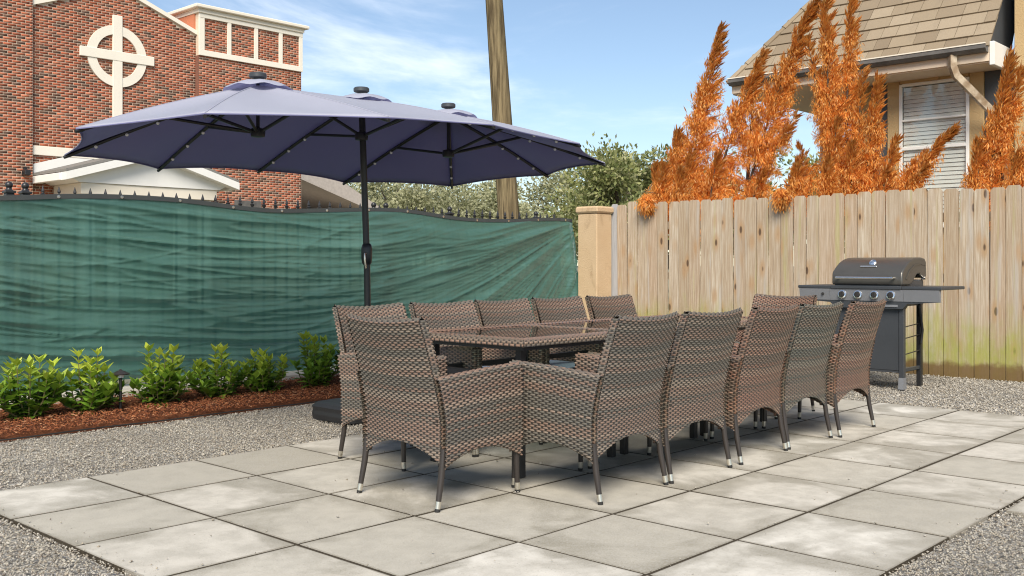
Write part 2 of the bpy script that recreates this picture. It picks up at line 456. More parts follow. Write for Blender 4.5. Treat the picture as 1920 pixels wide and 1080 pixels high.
    M['grill_panel'] = simple('slate_panel', (.235, .24, .255), .38, .3, .06, 4)
    M['grill_dark'] = simple('dark_slate_sheet', (.05, .054, .06), .42, .2, .1, 4)
    M['chrome'] = simple('chrome', (.86, .84, .8), .14, 1, .03, 5)
    M['bag'] = simple('black_weight_bag', (.02, .02, .021), .5, 0, .3, 12, .4, .5, 25)
build_materials()

# ================================================================== THE SETTING
put('ground', G().add([(-400, -400, -.06), (400, -400, -.06), (400, 400, -.06), (-400, 400, -.06)], [(0, 1, 2, 3)]), M['ground'], kind='structure')
put('gravel_yard', G().grid(lambda a, b: (-6 + 14.4 * a, -9 + 11.8 * b, -.018 + .010 * mnoise.noise(Vector((a * 11, b * 9, .3)))), 60, 50), M['gravel_sheet'], kind='structure', smooth=60)

PV = .61
patio = put('patio', G().box(.004, 10 * PV - .004, -6 * PV + .004, -.004, -.06, -.0018), M['joint'], kind='structure')
pm = G().box(-.2985, .2985, -.2985, .2985, -.05, 0, .003).mesh('paver')
pm.materials.append(M['paver'])
for i in range(10):
    for j in range(6):
        o = put('paver', pm, None, patio, local=True, loc=((i + .5) * PV + rng.normal(0, .002), -(j + .5) * PV + rng.normal(0, .002), rng.normal(0, .0004)),
                rot=(rng.normal(0, .0007), rng.normal(0, .0007), rng.normal(0, .003) + (rng.integers(4)) * math.pi / 2))
step = put('stepping_stone', pm.copy(), None, None, loc=(3.335, -3.985, .008), rot=(0, 0, .015))
tag(step, 'lone concrete stepping stone in the gravel at the bottom right edge', 'paver')

def rocks(name, regions, parent=None, **kw):
    P = []; S = []
    for (x0, x1, y0, y1, dens, size, z) in regions:
        n = int((x1 - x0) * (y1 - y0) * dens)
        p = np.stack([rng.uniform(x0, x1, n), rng.uniform(y0, y1, n), np.full(n, z)], 1)
        P.append(p); S.append(size * rng.lognormal(0, .32, n))
    P = np.concatenate(P); S = np.concatenate(S); n = len(P)
    octa = np.array([(1, 0, 0), (-1, 0, 0), (0, 1, 0), (0, -1, 0), (0, 0, 1), (0, 0, -1)], float)
    F8 = np.array([(0, 2, 4), (2, 1, 4), (1, 3, 4), (3, 0, 4), (2, 0, 5), (1, 2, 5), (3, 1, 5), (0, 3, 5)])
    V = octa[None] * rng.uniform(.55, 1.15, (n, 6, 1)) + rng.normal(0, .18, (n, 6, 3))
    V[:, :, 2] *= .7
    a = rng.uniform(0, 6.28, n); ca, sa = np.cos(a)[:, None], np.sin(a)[:, None]
    x = V[:, :, 0] * ca - V[:, :, 1] * sa; y = V[:, :, 0] * sa + V[:, :, 1] * ca
    V[:, :, 0] = x; V[:, :, 1] = y
    V = V * (S * .5)[:, None, None] + P[:, None, :] + np.array([0, 0, 1.]) * rng.uniform(.0, .006, (n, 1, 1))
    F = (F8[None] + (np.arange(n) * 6)[:, None, None]).reshape(-1, 3)
    pal = np.array([(.40, .365, .305), (.33, .295, .24), (.43, .395, .34), (.22, .185, .145), (.34, .29, .225), (.52, .48, .42), (.15, .13, .105)])
    c = pal[rng.choice(len(pal), n, p=[.26, .22, .18, .12, .12, .06, .04])] * rng.uniform(.8, 1.15, (n, 1))
    return put(name, np_mesh(name, V.reshape(-1, 3), F, np.repeat(c, 8, 0)), M['stone'], parent, kind='stuff', **kw)
rocks('gravel', [(-1.2, 6.4, .006, 1.45, 6000, .0098, -.012), (6.115, 8.42, -4.2, 2.2, 2600, .0145, -.012),
                 (-1.0, -.004, -2.6, 0.0, 9500, .0092, -.007), (1.4, 5.0, -4.5, -3.663, 8500, .0092, -.007), (5.0, 6.12, -4.6, -3.663, 3500, .0125, -.007)],
      label='loose grey crushed gravel covering the yard around the patio', cat='gravel')
# crumbs of gravel lying on the pavers and along the joints
P = []
for k in range(900):
    q_ = rng.random()
    if q_ < .42:
        e_ = abs(rng.normal(0, .05))
        P.append([(rng.uniform(0, 6), -e_), (e_, rng.uniform(-3.6, 0)), (rng.uniform(1, 6), -3.66 + e_), (6.1 - e_, rng.uniform(-3.6, 0))][rng.integers(4)])
    elif q_ < .8:
        if rng.random() < .5: P.append((rng.uniform(0, 6), -PV * rng.integers(0, 6) + rng.normal(0, .006)))
        else: P.append((PV * rng.integers(0, 10) + rng.normal(0, .006), rng.uniform(-3.6, 0)))
    else: P.append((rng.uniform(0, 6), rng.uniform(-3.6, 0)))
rocks('scattered_grit', [(x - .004, x + .004, y - .004, y + .004, 1 / .000064, rng.choice([.005, .007, .01]), .003) for x, y in P],
      label='loose grit and crumbs scattered over the concrete pavers', cat='grit')

# planting bed with mulch
put('planting_bed', G().grid(lambda a, b: (-1.0 + 9.0 * a, 1.46 + 1.3 * b + .02 * math.sin(a * 60) * (1 - b), -.015 + .045 * min(1, b * 6) + .012 * mnoise.noise(Vector((a * 40, b * 8, 0)))), 140, 22),
    M['soil'], kind='structure', smooth=60)
n = 26000
px_, py_ = rng.uniform(-.6, 7.6, n), 1.44 + 1.2 * rng.beta(1.0, 1.4, n)
L_, W_, T_ = rng.uniform(.008, .032, n), rng.uniform(.003, .007, n), rng.uniform(.002, .004, n)
yaw, pit, rol = rng.uniform(0, 6.28, n), rng.normal(0, .35, n), rng.normal(0, .5, n)
dx = np.stack([np.cos(yaw) * np.cos(pit), np.sin(yaw) * np.cos(pit), np.sin(pit)], 1)
sx = np.stack([-np.sin(yaw) * np.cos(rol), np.cos(yaw) * np.cos(rol), np.sin(rol)], 1)
nx = np.cross(dx, sx)
c0 = np.stack([px_, py_, .022 + np.minimum(1, (py_ - 1.44) * 5) * .018 + rng.uniform(0, .02, n)], 1)
V = np.stack([c0 + dx * (a * L_ * .5)[:, None] + sx * (b * W_ * .5 * (1 if a < 0 else .6))[:, None] + nx * (d * T_ * .5)[:, None] for d in (-1, 1) for a, b in ((-1, -1), (1, -1), (1, 1), (-1, 1))], 1)
F6 = np.array([(4, 5, 6, 7), (0, 1, 5, 4), (1, 2, 6, 5), (2, 3, 7, 6), (3, 0, 4, 7)])
pal = np.array([(.24, .08, .032), (.16, .052, .024), (.33, .13, .055), (.085, .032, .02), (.42, .22, .12)])
cc = pal[rng.choice(5, n, p=[.34, .3, .18, .12, .06])] * rng.uniform(.8, 1.15, (n, 1))
put('mulch', np_mesh('mulch', V.reshape(-1, 3), (F6[None] + (np.arange(n) * 8)[:, None, None]).reshape(-1, 4), np.repeat(cc, 5, 0)), M['chip'],
    kind='stuff', label='red brown shredded bark mulch under the row of shrubs', cat='mulch')
put('bed_edging', G().tube([(-1 + .15 * k, 1.452 + .012 * math.sin(k * .9), .002) for k in range(62)], .005, 6), M['rubber'], smooth=60,
    label='thin dark edging strip between mulch and gravel', cat='edging')
put('concrete_curb', G().box(-1.2, 7.9, 2.62, 2.98, -.05, .085, .012), M['curb'], label='low pale concrete curb under the green screened fence', cat='curb')

# ------------------------------------------------------------------ iron fence and green screen
IF = 2.93
iron = tag(empty('iron_fence', (3.5, IF, 0)), 'black iron picket fence with spear finials behind the green screen', 'fence')
for z in (.22, 1.585): put('rail', G().box(-1.2, 7.85, IF - .014, IF + .014, z - .016, z + .016, .003), M['iron'], iron)
g = G().box(-.008, .008, -.008, .008, .1, 1.62)
g.lathe([(.007, 1.60), (.017, 1.628), (.020, 1.638), (.010, 1.644), (.008, 1.65), (.014, 1.656), (.013, 1.668), (.007, 1.686), (.002, 1.704)], n=8)
pk = g.mesh('picket', 40); pk.materials.append(M['iron'])
x = -.42
posts = [1.335, 1.455, 4.9, 5.06, 5.97, 7.4]
while x < 7.8:
    if min(abs(x - q) for q in posts) > .05: put('picket', pk, None, iron, local=True, loc=(x - 3.5, 0, 0))
    x += .1255
pg = G().box(-.03, .03, -.03, .03, .08, 1.63, .004).box(-.038, .038, -.038, .038, 1.63, 1.65, .004).mesh('post'); pg.materials.append(M['iron'])
bg_ = G().lathe([(.034, 1.65), (.02, 1.662), (.02, 1.672)] + [(max(.001, .028 * math.sin(a)), 1.693 - .028 * math.cos(a)) for a in np.linspace(.5, 3.1, 10)], n=14).mesh('ball_cap', 50); bg_.materials.append(M['iron'])
for q in posts:
    p_ = put('post', pg, None, iron, local=True, loc=(q - 3.5, 0, 0))
    put('ball_cap', bg_, None, p_, local=True)

scr = tag(empty('privacy_screen', (3.5, 2.86, 0)), 'wrinkled green mesh privacy screen hung along the iron fence', 'screen')
def ridged(x, y, s):
    n_ = mnoise.noise(Vector((x, y, s)))
    return 1 - min(1, abs(n_) * 2.2)
NX, NZ = 460, 150
V = np.zeros((NZ + 1, NX + 1, 3))
XC, ZC = 8.1, 1.66
for j in range(NZ + 1):
    b = j / NZ
    for i in range(NX + 1):
        a = i / NX
        xe = 8.02 + .14 * (1 - b) ** 1.3
        X = -1.1 + (xe + 1.1) * a
        zt = 1.60 + .02 * math.sin(a * 3.0) + .003 * math.sin(a * 47)
        z = .115 + .03 * math.sin(a * 21) + (zt - .115) * b
        dxc, dzc = XC - X + .25, ZC - z
        r = math.hypot(dxc, dzc)
        th = math.atan2(dzc, dxc)
        k = max(0, min(1, (X - 3.2) / 3.4)); k = k * k * (3 - 2 * k)
        wob = .12 * mnoise.noise(Vector((X * .55, z * .8, 2)))
        zz = z + .10 * X * (1 - k) * .55 + wob
        h1 = ridged(X * .38, zz * 4.2, 0) ** 3 * .034 + ridged(X * .6 + 9, zz * 13 + .5 * X * .3, 4) ** 4 * .016
        h1 += ridged(X * .22 + 4, zz * 6.5 + .35 * X, 21) ** 12 * .019 + ridged(X * .5 - 7, zz * 4.0 - .45 * X, 27) ** 12 * .014
        h1 += .030 * mnoise.noise(Vector((X * .6, zz * 2.1, 7)))
        h2 = ridged(r * .25, th * 5.2 + wob * 3, 11) ** 2 * .05 + ridged(r * .3, th * 12 + wob * 4, 15) ** 3 * .022 + ridged(r * .5, th * 24 + wob * 5, 33) ** 5 * .012 + .04 * mnoise.noise(Vector((r * .3, th * 3.4, 17)))
        h = h1 * (1 - k) + h2 * k * min(1, r / 1.3)
        h += ridged(X * .9 + 3, zz * 26, 41) ** 6 * .0055 + .005 * mnoise.noise(Vector((X * 5, z * 7, 3)))
        edge = min(1, (1 - b) * 9)
        gather = max(0, (a - .955) / .045)
        Y = -h * (.15 + .85 * edge) - .05 * gather * math.sin(z * 2) + .035 * math.sin(a * NX * .55) * gather * (1 - b * .6)
        V[j, i] = (X - 3.5, Y, z)
idx = np.arange((NZ + 1) * (NX + 1)).reshape(NZ + 1, NX + 1)
F = np.stack([idx[:-1, :-1], idx[:-1, 1:], idx[1:, 1:], idx[1:, :-1]], -1).reshape(-1, 4)
put('mesh_cloth', np_mesh('mesh_cloth', V.reshape(-1, 3), F, smooth=True), M['screen'], scr, local=True)
top = V[NZ]
g = G()
for s_, (dz0, dz1) in enumerate(((-.022, .016),)):
    vv = []; ff = []
    for i in range(0, NX + 1, 4):
        p = top[i]
        vv += [(p[0], p[1] - .008, p[2] + dz0), (p[0], p[1] - .008, p[2] + dz1), (p[0], p[1] + .006, p[2] + dz1), (p[0], p[1] + .006, p[2] + dz0)]
    m_ = len(vv) // 4
    for q in range(m_ - 1):
        for e_ in range(4): ff.append((q*4 + e_, q*4 + (e_+1) % 4, q*4 + 4 + (e_+1) % 4, q*4 + 4 + e_))
    g.add(vv, ff)
hem = put('top_hem', g, M['hem'], scr, local=True)
gm = G().lathe([(.004, -.002), (.013, -.002), (.013, .003), (.006, .004)], n=12, M=Matrix.Rotation(R(90), 3, 'X')).mesh('grommet', 40); gm.materials.append(M['ferrule'])
for i in range(10, NX, 26):
    put('grommet', gm, None, hem, local=True, loc=(top[i][0], top[i][1] - .011, top[i][2] - .006))

# ------------------------------------------------------------------ stucco pillar and board fence
pil = tag(empty('stucco_pillar', (8.12, 2.62, 0)), 'square tan stucco pillar with capstone between screen and board fence', 'pillar')
put('shaft', G().box(8.0, 8.30, 2.47, 2.77, -.05, 1.712, .02), M['stucco_pillar'], pil)
put('capstone', G().box(7.978, 8.318, 2.448, 2.792, 1.712, 1.795, .02), M['stucco_pillar'], pil)

fence = tag(empty('board_fence', (8.4, 0, 0)), 'tall dog-eared pine board fence behind the grill, mossy at its foot', 'fence')
fa = Vector((8.335, 2.50)); fd = Vector((.0406, -.99918)); fang = math.atan2(fd.y, fd.x) + math.pi / 2
def board_mesh(w, h, t=.018):
    e = .028
    poly = [(-w/2, -.02), (w/2, -.02), (w/2, h - e), (w/2 - e * .8, h), (-w/2 + e * .8, h), (-w/2, h - e)]
    m_ = G().prism(poly, 'x', -t/2, t/2).mesh('board')
    return m_
bms = []
for w, h in ((.136, 1.83), (.138, 1.845), (.134, 1.82), (.139, 1.835)):
    m_ = board_mesh(w, h); m_.materials.append(M['board']); bms.append(m_)
gm_ = board_mesh(.1, 1.83); gm_.materials.append(M['grey_board'])
s_ = .05; k = 0
while s_ < 6.2:
    p = fa + fd * s_
    o = put('board', gm_ if k == 0 else bms[rng.integers(4)], None, fence, loc=(p.x + rng.normal(0, .002), p.y, rng.normal(0, .006)), rot=(rng.normal(0, .0025), rng.normal(0, .003), fang))
    s_ += .1215 if k == 0 else .1435 + rng.normal(0, .001); k += 1
Mf = Matrix.Translation((fa.x + .03, fa.y, 0)) @ Matrix.Rotation(fang, 4, 'Z')
for z in (.3, .95, 1.55):
    g = G().box(.0, .04, -6.2, .0, z - .045, z + .045)
    put('rail', G().add([tuple(Mf @ Vector(v)) for v in g.v], g.f), M['board'], fence)

# ================================================================== FOLIAGE TOOLS
def leaf_cloud(P, D, N, L, W, fold=.0):
    """diamond leaves: P base points, D directions, N normals"""
    D = D / np.linalg.norm(D, axis=1, keepdims=True)
    S = np.cross(D, N); S /= np.linalg.norm(S, axis=1, keepdims=True) + 1e-9
    U = np.cross(S, D)
    L = np.asarray(L)[:, None]; W = np.asarray(W)[:, None]
    if fold:
        v = np.stack([P, P + D*L*.42 + S*W*.5 + U*W*fold, P + D*L - U*L*.10, P + D*L*.42 - S*W*.5 + U*W*fold, P + D*L*.5], 1)
        f = np.array([(0, 4, 2, 1), (0, 3, 2, 4)])
        k = 5
    else:
        v = np.stack([P, P + D*L*.45 + S*W*.5, P + D*L, P + D*L*.45 - S*W*.5], 1); f = np.array([(0, 3, 2, 1)]); k = 4
    n_ = len(P)
    return v.reshape(-1, 3), (f[None] + (np.arange(n_) * k)[:, None, None]).reshape(-1, 4), len(f)

def unit(n_):
    d = rng.normal(0, 1, (n_, 3)); return d / np.linalg.norm(d, axis=1, keepdims=True)

def broad_tree(name, base, height, spread, blobs, leaf, per, pal, label, trunk_r=.25, cat='tree', group=None, seed=1, low=.42):
    """trunk with limbs that reach each foliage clump; crown of many leaf faces"""
    rs = np.random.default_rng(seed)
    t = tag(empty(name, base), label, cat, group)
    g = G()
    fork = Vector((0, 0, height * .28))
    g.tube([(0, 0, -.2), (.05 * spread * .2, 0, height * .15), fork], [trunk_r * 1.25, trunk_r, trunk_r * .85], 8)
    P = []; D = []; C = []
    for b in range(blobs):
        a = rs.uniform(0, 6.28); rr = spread * math.sqrt(rs.uniform(.02, 1)); zz = height * (low + (.96 - low) * rs.uniform(0, 1) * (1 - .75 * (rr / spread) ** 2))
        c = Vector((rr * math.cos(a), rr * math.sin(a), zz))
        mid = fork.lerp(c, .5) + Vector((rs.normal(0, .12), rs.normal(0, .12), rs.uniform(-.05, .15))) * spread * .35
        g.tube([fork, fork.lerp(mid, .5) + Vector((0, 0, .05 * height)), mid, c], [trunk_r * .5, trunk_r * .36, trunk_r * .22, trunk_r * .05], 5)
        R_ = spread * rs.uniform(.20, .36)
        n_ = int(per * rs.uniform(.6, 1.3))
        d = rs.normal(0, 1, (n_, 3)); d /= np.linalg.norm(d, axis=1, keepdims=True)
        q = d * (R_ * rs.uniform(0, 1, (n_, 1)) ** .45) * np.array([1, 1, .62])
        q *= 1 + .45 * np.array([mnoise.noise(Vector(tuple(x_ * 2.2 + b))) for x_ in d])[:, None]
        P.append(q + np.array(c)); D.append(d + rs.normal(0, .6, (n_, 3)) + np.array([0, 0, .2]))
        C.append(np.asarray(pal)[rs.choice(len(pal), n_)] * rs.uniform(.88, 1.1, (n_, 1)) * rs.uniform(.85, 1.12))
    put('trunk', g, M['bark'], t, 60, local=True)
    P = np.concatenate(P); D = np.concatenate(D); C = np.concatenate(C); n_ = len(P)
    v, f, k_ = leaf_cloud(P, D, unit(n_), leaf * rng.uniform(.6, 1.3, n_), leaf * rng.uniform(.35, .7, n_))
    put('crown', np_mesh('crown', v, f, np.repeat(C, k_, 0)), M['oak_leaf'], t, local=True, kind='stuff')
    return t

OAK = [(.20, .22, .075), (.28, .285, .11), (.13, .155, .05), (.35, .34, .17)]
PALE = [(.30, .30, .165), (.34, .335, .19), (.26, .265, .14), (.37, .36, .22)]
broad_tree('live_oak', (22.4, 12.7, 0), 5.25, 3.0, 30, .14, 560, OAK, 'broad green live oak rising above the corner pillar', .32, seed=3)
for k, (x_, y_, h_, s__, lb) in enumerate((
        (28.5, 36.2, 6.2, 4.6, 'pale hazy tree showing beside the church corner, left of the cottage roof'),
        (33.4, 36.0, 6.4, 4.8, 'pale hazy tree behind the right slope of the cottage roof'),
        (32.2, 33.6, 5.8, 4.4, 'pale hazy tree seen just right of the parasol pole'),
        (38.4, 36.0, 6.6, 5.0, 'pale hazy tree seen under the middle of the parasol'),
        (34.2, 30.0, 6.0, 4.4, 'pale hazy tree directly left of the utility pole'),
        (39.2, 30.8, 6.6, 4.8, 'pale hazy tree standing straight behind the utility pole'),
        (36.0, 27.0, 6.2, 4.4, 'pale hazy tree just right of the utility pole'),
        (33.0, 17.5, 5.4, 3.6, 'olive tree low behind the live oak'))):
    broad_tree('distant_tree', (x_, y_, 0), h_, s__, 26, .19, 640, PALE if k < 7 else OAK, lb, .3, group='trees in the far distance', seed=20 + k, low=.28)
broad_tree('distant_tree', (21.0, 7.6, 0), 4.4, 2.0, 16, .13, 380, OAK, 'dark green tree glimpsed between the orange conifers', .2, group='trees in the far distance', seed=40)
broad_tree('distant_tree', (26.0, 7.0, 0), 4.2, 2.4, 14, .15, 300, OAK, 'low green tree behind the house porch', .2, group='trees in the far distance', seed=41)

# dead orange conifers behind the board fence
def conifer(base, plumes, label, seed):
    rs = np.random.default_rng(seed)
    t = tag(empty('dead_conifer', base), label, 'conifer', 'dead orange conifers behind the board fence')
    g = G(); P = []; D = []; L = []; C = []
    B = Vector(base)
    pal = np.array([(.86, .38, .075), (.90, .48, .125), (.78, .29, .05), (.92, .60, .25), (.50, .16, .03)])
    down = np.array((0, 0, -1.)); wind = np.array((0, -.55, 0.))
    for (y0, z0, y1, z1, wid, dens, xo) in plumes:
        tip = Vector((xo, y1 - B.y, z1)); st = Vector((xo, y0 - B.y, z0))
        def curve(u):
            p = st.lerp(tip, u); p.y += .30 * (tip.y - st.y) * (u * u - u); return p
        over = xo < -.8                                            # a branch that hangs over the top of the fence
        g.tube(([(0, 0, 1.5), (xo * .6, st.y, 1.95), st] if over else [(0, 0, 0), st * .5, st]) + [curve(u) for u in (.25, .5, .75, 1)], [.006, .005, .004, .004, .003, .003, .002] if over else [.035, .03, .024, .018, .012, .008, .003], 5)
        ln = (tip - st).length
        for k in range(int(ln * dens * .72)):
            u = rs.uniform(0, 1) ** .85
            p = np.array(curve(u)); ax = np.array((curve(min(1, u + .03)) - curve(max(0, u - .03))).normalized())
            a = rs.uniform(0, 6.28)
            rad = np.array((math.cos(a), math.sin(a), 0)); rad -= ax * rad.dot(ax); rad /= np.linalg.norm(rad)
            r_ = wid * (1 - u) ** .55 * rs.uniform(.25, 1.15) + .03
            d = rad + ax * (.45 + 1.6 * u ** 1.5) + wind * u; d /= np.linalg.norm(d)
            fl = max(0, 1 - u * 1.25)                                 # fluffy and drooping low down, thin and swept at the tip
            tone = rs.uniform(.78, 1.12) * (1 - .42 * u ** 3)
            m_ = int(16 + 48 * r_ / .3)
            w = rs.uniform(.1, 1, m_)
            P.append(p + d * (r_ * w)[:, None] + down * (.3 * r_ * fl * w * w)[:, None] + rs.normal(0, .010 + .014 * fl, (m_, 3)))
            D.append(d * (1.0 + u) + rs.normal(0, .38, (m_, 3)) + wind * .5 * u + down * .4 * fl)
            L.append(rs.uniform(.035, .08, m_)); C.append(pal[rs.choice(5, m_, p=[.34, .22, .24, .08, .12])] * tone)
            if u > .35:                                               # long thin swept strands towards the tip
                m3 = 5; w3 = rs.uniform(.3, 1.1, m3)
                P.append(p + d * (r_ * w3)[:, None]); D.append(d * 1.4 + wind * .4 + rs.normal(0, .16, (m3, 3)))
                L.append(rs.uniform(.07, .13, m3)); C.append(pal[rs.choice(5, m3, p=[.2, .05, .35, .05, .35])] * tone * .85)
            if fl > .1 and rs.random() < .8:                          # rounded drooping tuft at the branch end
                q = p + d * r_ + down * .3 * r_ * fl; m2 = int(34 + 42 * fl); R_ = rs.uniform(.045, .1)
                o_ = rs.normal(0, 1, (m2, 3)); o_ /= np.linalg.norm(o_, axis=1, keepdims=True)
                P.append(q + o_ * R_ * np.array((1, 1, 1.3)) * rs.uniform(.3, 1, (m2, 1)) + down * R_ * .6); D.append(o_ * .6 + down * 1.2 + rs.normal(0, .25, (m2, 3)))
                L.append(rs.uniform(.03, .06, m2)); C.append(pal[rs.choice(5, m2, p=[.36, .34, .1, .16, .04])] * tone * 1.05)
    put('trunk', g, M['bark'], t, 60, local=True)
    P = np.concatenate(P); D = np.concatenate(D); L = np.concatenate(L); C = np.concatenate(C)
    v, f, k_ = leaf_cloud(P, D, unit(len(P)), L, L * rng.uniform(.11, .22, len(P)))
    put('foliage', np_mesh('foliage', v, f, np.repeat(C, k_, 0)), M['needle'], t, local=True, kind='stuff')
# plume: start y, start z, tip y, tip z, half width, density, x offset
conifer((9.35, 1.95, 0), [(2.10, 1.7, 1.57, 4.02, .36, 140, 0), (1.78, 1.8, 1.06, 3.66, .30, 130, .12), (2.22, 1.6, 2.14, 2.75, .30, 150, -.1), (1.98, 1.45, 1.85, 2.45, .32, 110, -.25), (1.65, 1.45, 1.5, 2.4, .28, 90, -.2), (1.98, 1.96, 1.93, 1.78, .06, 260, -1.06), (1.99, 1.5, 1.95, 2.25, .17, 190, -.72), (1.72, 1.5, 1.7, 2.2, .17, 170, -.7), (2.15, 1.5, 2.2, 2.3, .17, 170, -.5)],
        'leftmost dead orange conifer with two swept plumes beside the pillar', 51)
conifer((9.55, 1.4, 0), [(1.42, 1.6, .38, 4.3, .36, 140, 0), (1.35, 2.3, 1.22, 3.6, .12, 60, .1), (1.15, 1.9, .62, 2.85, .20, 55, -.1), (1.2, 1.5, .95, 2.2, .24, 60, -.25), (.95, 1.6, .55, 2.05, .14, 45, -.2)],
        'dead orange conifer leaning right across the corner of the roof', 52)
conifer((9.45, .12, 0), [(.12, 1.5, .26, 4.45, .25, 140, 0), (.03, 1.8, -.04, 4.4, .19, 115, .1), (.2, 2.5, .46, 3.75, .1, 70, 0), (.35, 1.6, .5, 2.45, .14, 50, -.1), (.05, 1.45, 0, 2.7, .26, 95, -.2), (.4, 1.45, .55, 1.95, .22, 60, -.25), (-.1, 1.5, -.2, 3.3, .14, 70, .05), (.22, 1.96, .2, 1.80, .055, 260, -1.09), (.24, 1.5, .2, 2.2, .17, 180, -.75), (-.05, 1.5, -.1, 2.2, .17, 150, -.6)],
        'tallest dead orange conifer with twin plumes before the tan roof', 53)
conifer((9.4, -.3, 0), [(-.25, 1.5, -.42, 3.15, .20, 130, 0), (-.45, 1.6, -.62, 2.45, .13, 90, 0), (-.2, 1.45, -.2, 2.4, .26, 120, -.2), (-.5, 1.5, -.55, 2.1, .16, 90, -.1)],
        'short dead orange conifer in front of the dark shutter left of the window', 54)
conifer((9.3, -.55, 0), [(-.6, 1.72, -1.27, 2.5, .15, 150, 0), (-.7, 1.6, -1.0, 2.1, .12, 110, -.1)],
        'small dead orange conifer leaning right in front of the white blinds', 55)
conifer((9.3, -1.68, 0), [(-1.6, 1.5, -1.83, 3.2, .20, 150, 0), (-1.75, 2.2, -1.93, 3.05, .1, 80, .05), (-1.58, 1.5, -1.55, 2.3, .2, 110, -.1)],
        'dead orange conifer under the downspout right of the window', 56)
conifer((9.2, -1.95, 0), [(-2.0, 1.5, -2.14, 2.75, .24, 130, 0), (-2.2, 1.5, -2.35, 2.5, .22, 110, 0), (-1.92, 1.5, -1.95, 2.15, .22, 110, -.1)],
        'dead orange conifer cut by the right edge of the picture', 57)

# young shrubs in the bed
def shrub(x, y, h, w, label, seed):
    rs = np.random.default_rng(seed)
    t = tag(empty('leafy_shrub', (x, y, .02)), label, 'shrub', 'young shrubs in the mulch bed')
    P = []; D = []; N = []; L = []; C = []
    ns = rs.integers(20, 26)
    for k in range(ns):
        a = rs.uniform(0, 6.28); r_ = w * math.sqrt(rs.uniform(0.02, 1))
        hh = h * (1 - .62 * (r_ / w) ** 1.6) * rs.uniform(.5, 1.06)
        tip = Vector((r_ * math.cos(a), r_ * math.sin(a), hh)); b0 = Vector((.02 * math.cos(a), .02 * math.sin(a), 0))
        mid = b0.lerp(tip, .5) + Vector((.25 * r_ * math.cos(a), .25 * r_ * math.sin(a), 0))
        pts = [b0, mid, tip]
        g = G().tube(pts, [.006, .005, .003], 5)
        put('stem', g, M['green_stem'], t, 60, local=True)
        whorls = int(3 + hh / .065)
        for q in range(whorls):
            u = .12 + .88 * q / (whorls - 1)
            p = (b0.lerp(mid, u * 2) if u < .5 else mid.lerp(tip, u * 2 - 1))
            m_ = 5 if q == whorls - 1 else 3
            for e in range(m_):
                b = q * 2.1 + e * 6.28 / m_ + rs.normal(0, .45)
                up = .05 + .75 * u + (.7 if q == whorls - 1 else 0)
                D.append((math.cos(b), math.sin(b), up + rs.normal(0, .25))); P.append(tuple(p)); N.append((0, 0, 1))
                L.append(rs.uniform(.08, .125) * (1.0 if u < .8 else .85))
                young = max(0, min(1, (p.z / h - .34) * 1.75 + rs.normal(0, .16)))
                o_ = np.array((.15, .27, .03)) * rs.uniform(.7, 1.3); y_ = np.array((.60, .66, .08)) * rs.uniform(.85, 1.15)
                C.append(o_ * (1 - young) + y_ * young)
    P, D, N, L, C = map(np.array, (P, D, N, L, C))
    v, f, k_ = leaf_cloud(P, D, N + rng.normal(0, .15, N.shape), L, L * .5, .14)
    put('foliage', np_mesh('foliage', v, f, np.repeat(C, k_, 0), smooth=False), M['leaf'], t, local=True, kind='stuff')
for k, (x_, y_, h_, w_, lb) in enumerate((
        (.62, 2.1, .40, .2, 'leafy green shrub cut by the left edge of the picture'),
        (1.10, 2.04, .50, .21, 'first full shrub from the left, dark low leaves and bright tips'),
        (1.52, 2.06, .49, .2, 'bright shrub just left of the first path light'),
        (2.07, 2.05, .47, .19, 'bright shrub just right of the first path light'),
        (2.58, 2.06, .43, .21, 'middle shrub, third one left of the black parasol base'),
        (3.00, 2.05, .41, .19, 'lower dark shrub next to the tall one by the chairs'),
        (3.52, 2.06, .50, .23, 'tallest bright shrub beside the second path light'),
        (4.75, 2.1, .48, .2, 'shrub half hidden behind the backs of the far chairs'),
        (5.45, 2.12, .5, .2, 'shrub whose tip shows between the middle far chairs'),
        (6.9, 2.1, .52, .2, 'shrub whose tip shows between the last two far chairs'))):
    shrub(x_, y_ - .06, h_ * (1.0 + .1 * math.sin(k * 2.3)), w_ * 1.14, lb, 70 + k)

# path lights
for k, (x_, y_, lb) in enumerate(((1.70, 1.87, 'short black path light standing in the mulch between two shrubs'), (3.68, 1.87, 'short black path light half hidden beside the nearest far chair'))):
    t = tag(empty('path_light', (x_, y_, .02)), lb, 'path light', 'path lights in the mulch bed')
    put('stake', G().lathe([(.011, -.02), (.011, .25), (.016, .252), (.016, .262)], n=10), M['black_metal'], t, 50, local=True)
    put('lens', G().lathe([(.022, .256), (.026, .28), (.024, .284)], n=12), M['bulb'], t, 50, local=True)
    put('cap', G().lathe([(.062, .278), (.064, .284), (.03, .302), (.012, .308), (.006, .316)], n=18), M['leg_metal'], t, 40, local=True)

# ================================================================== UTILITY POLE, CHURCH, HOUSES
put('utility_pole', G().tube([(10.24, 5.98, -.3), (10.21, 6.0, 1.9), (9.98, 6.1, 5.3), (9.72, 6.2, 9.2)], [.18, .175, .14, .12], 14), M['pole'], smooth=50,
    label='weathered leaning wooden utility pole rising behind the parasol', cat='pole')

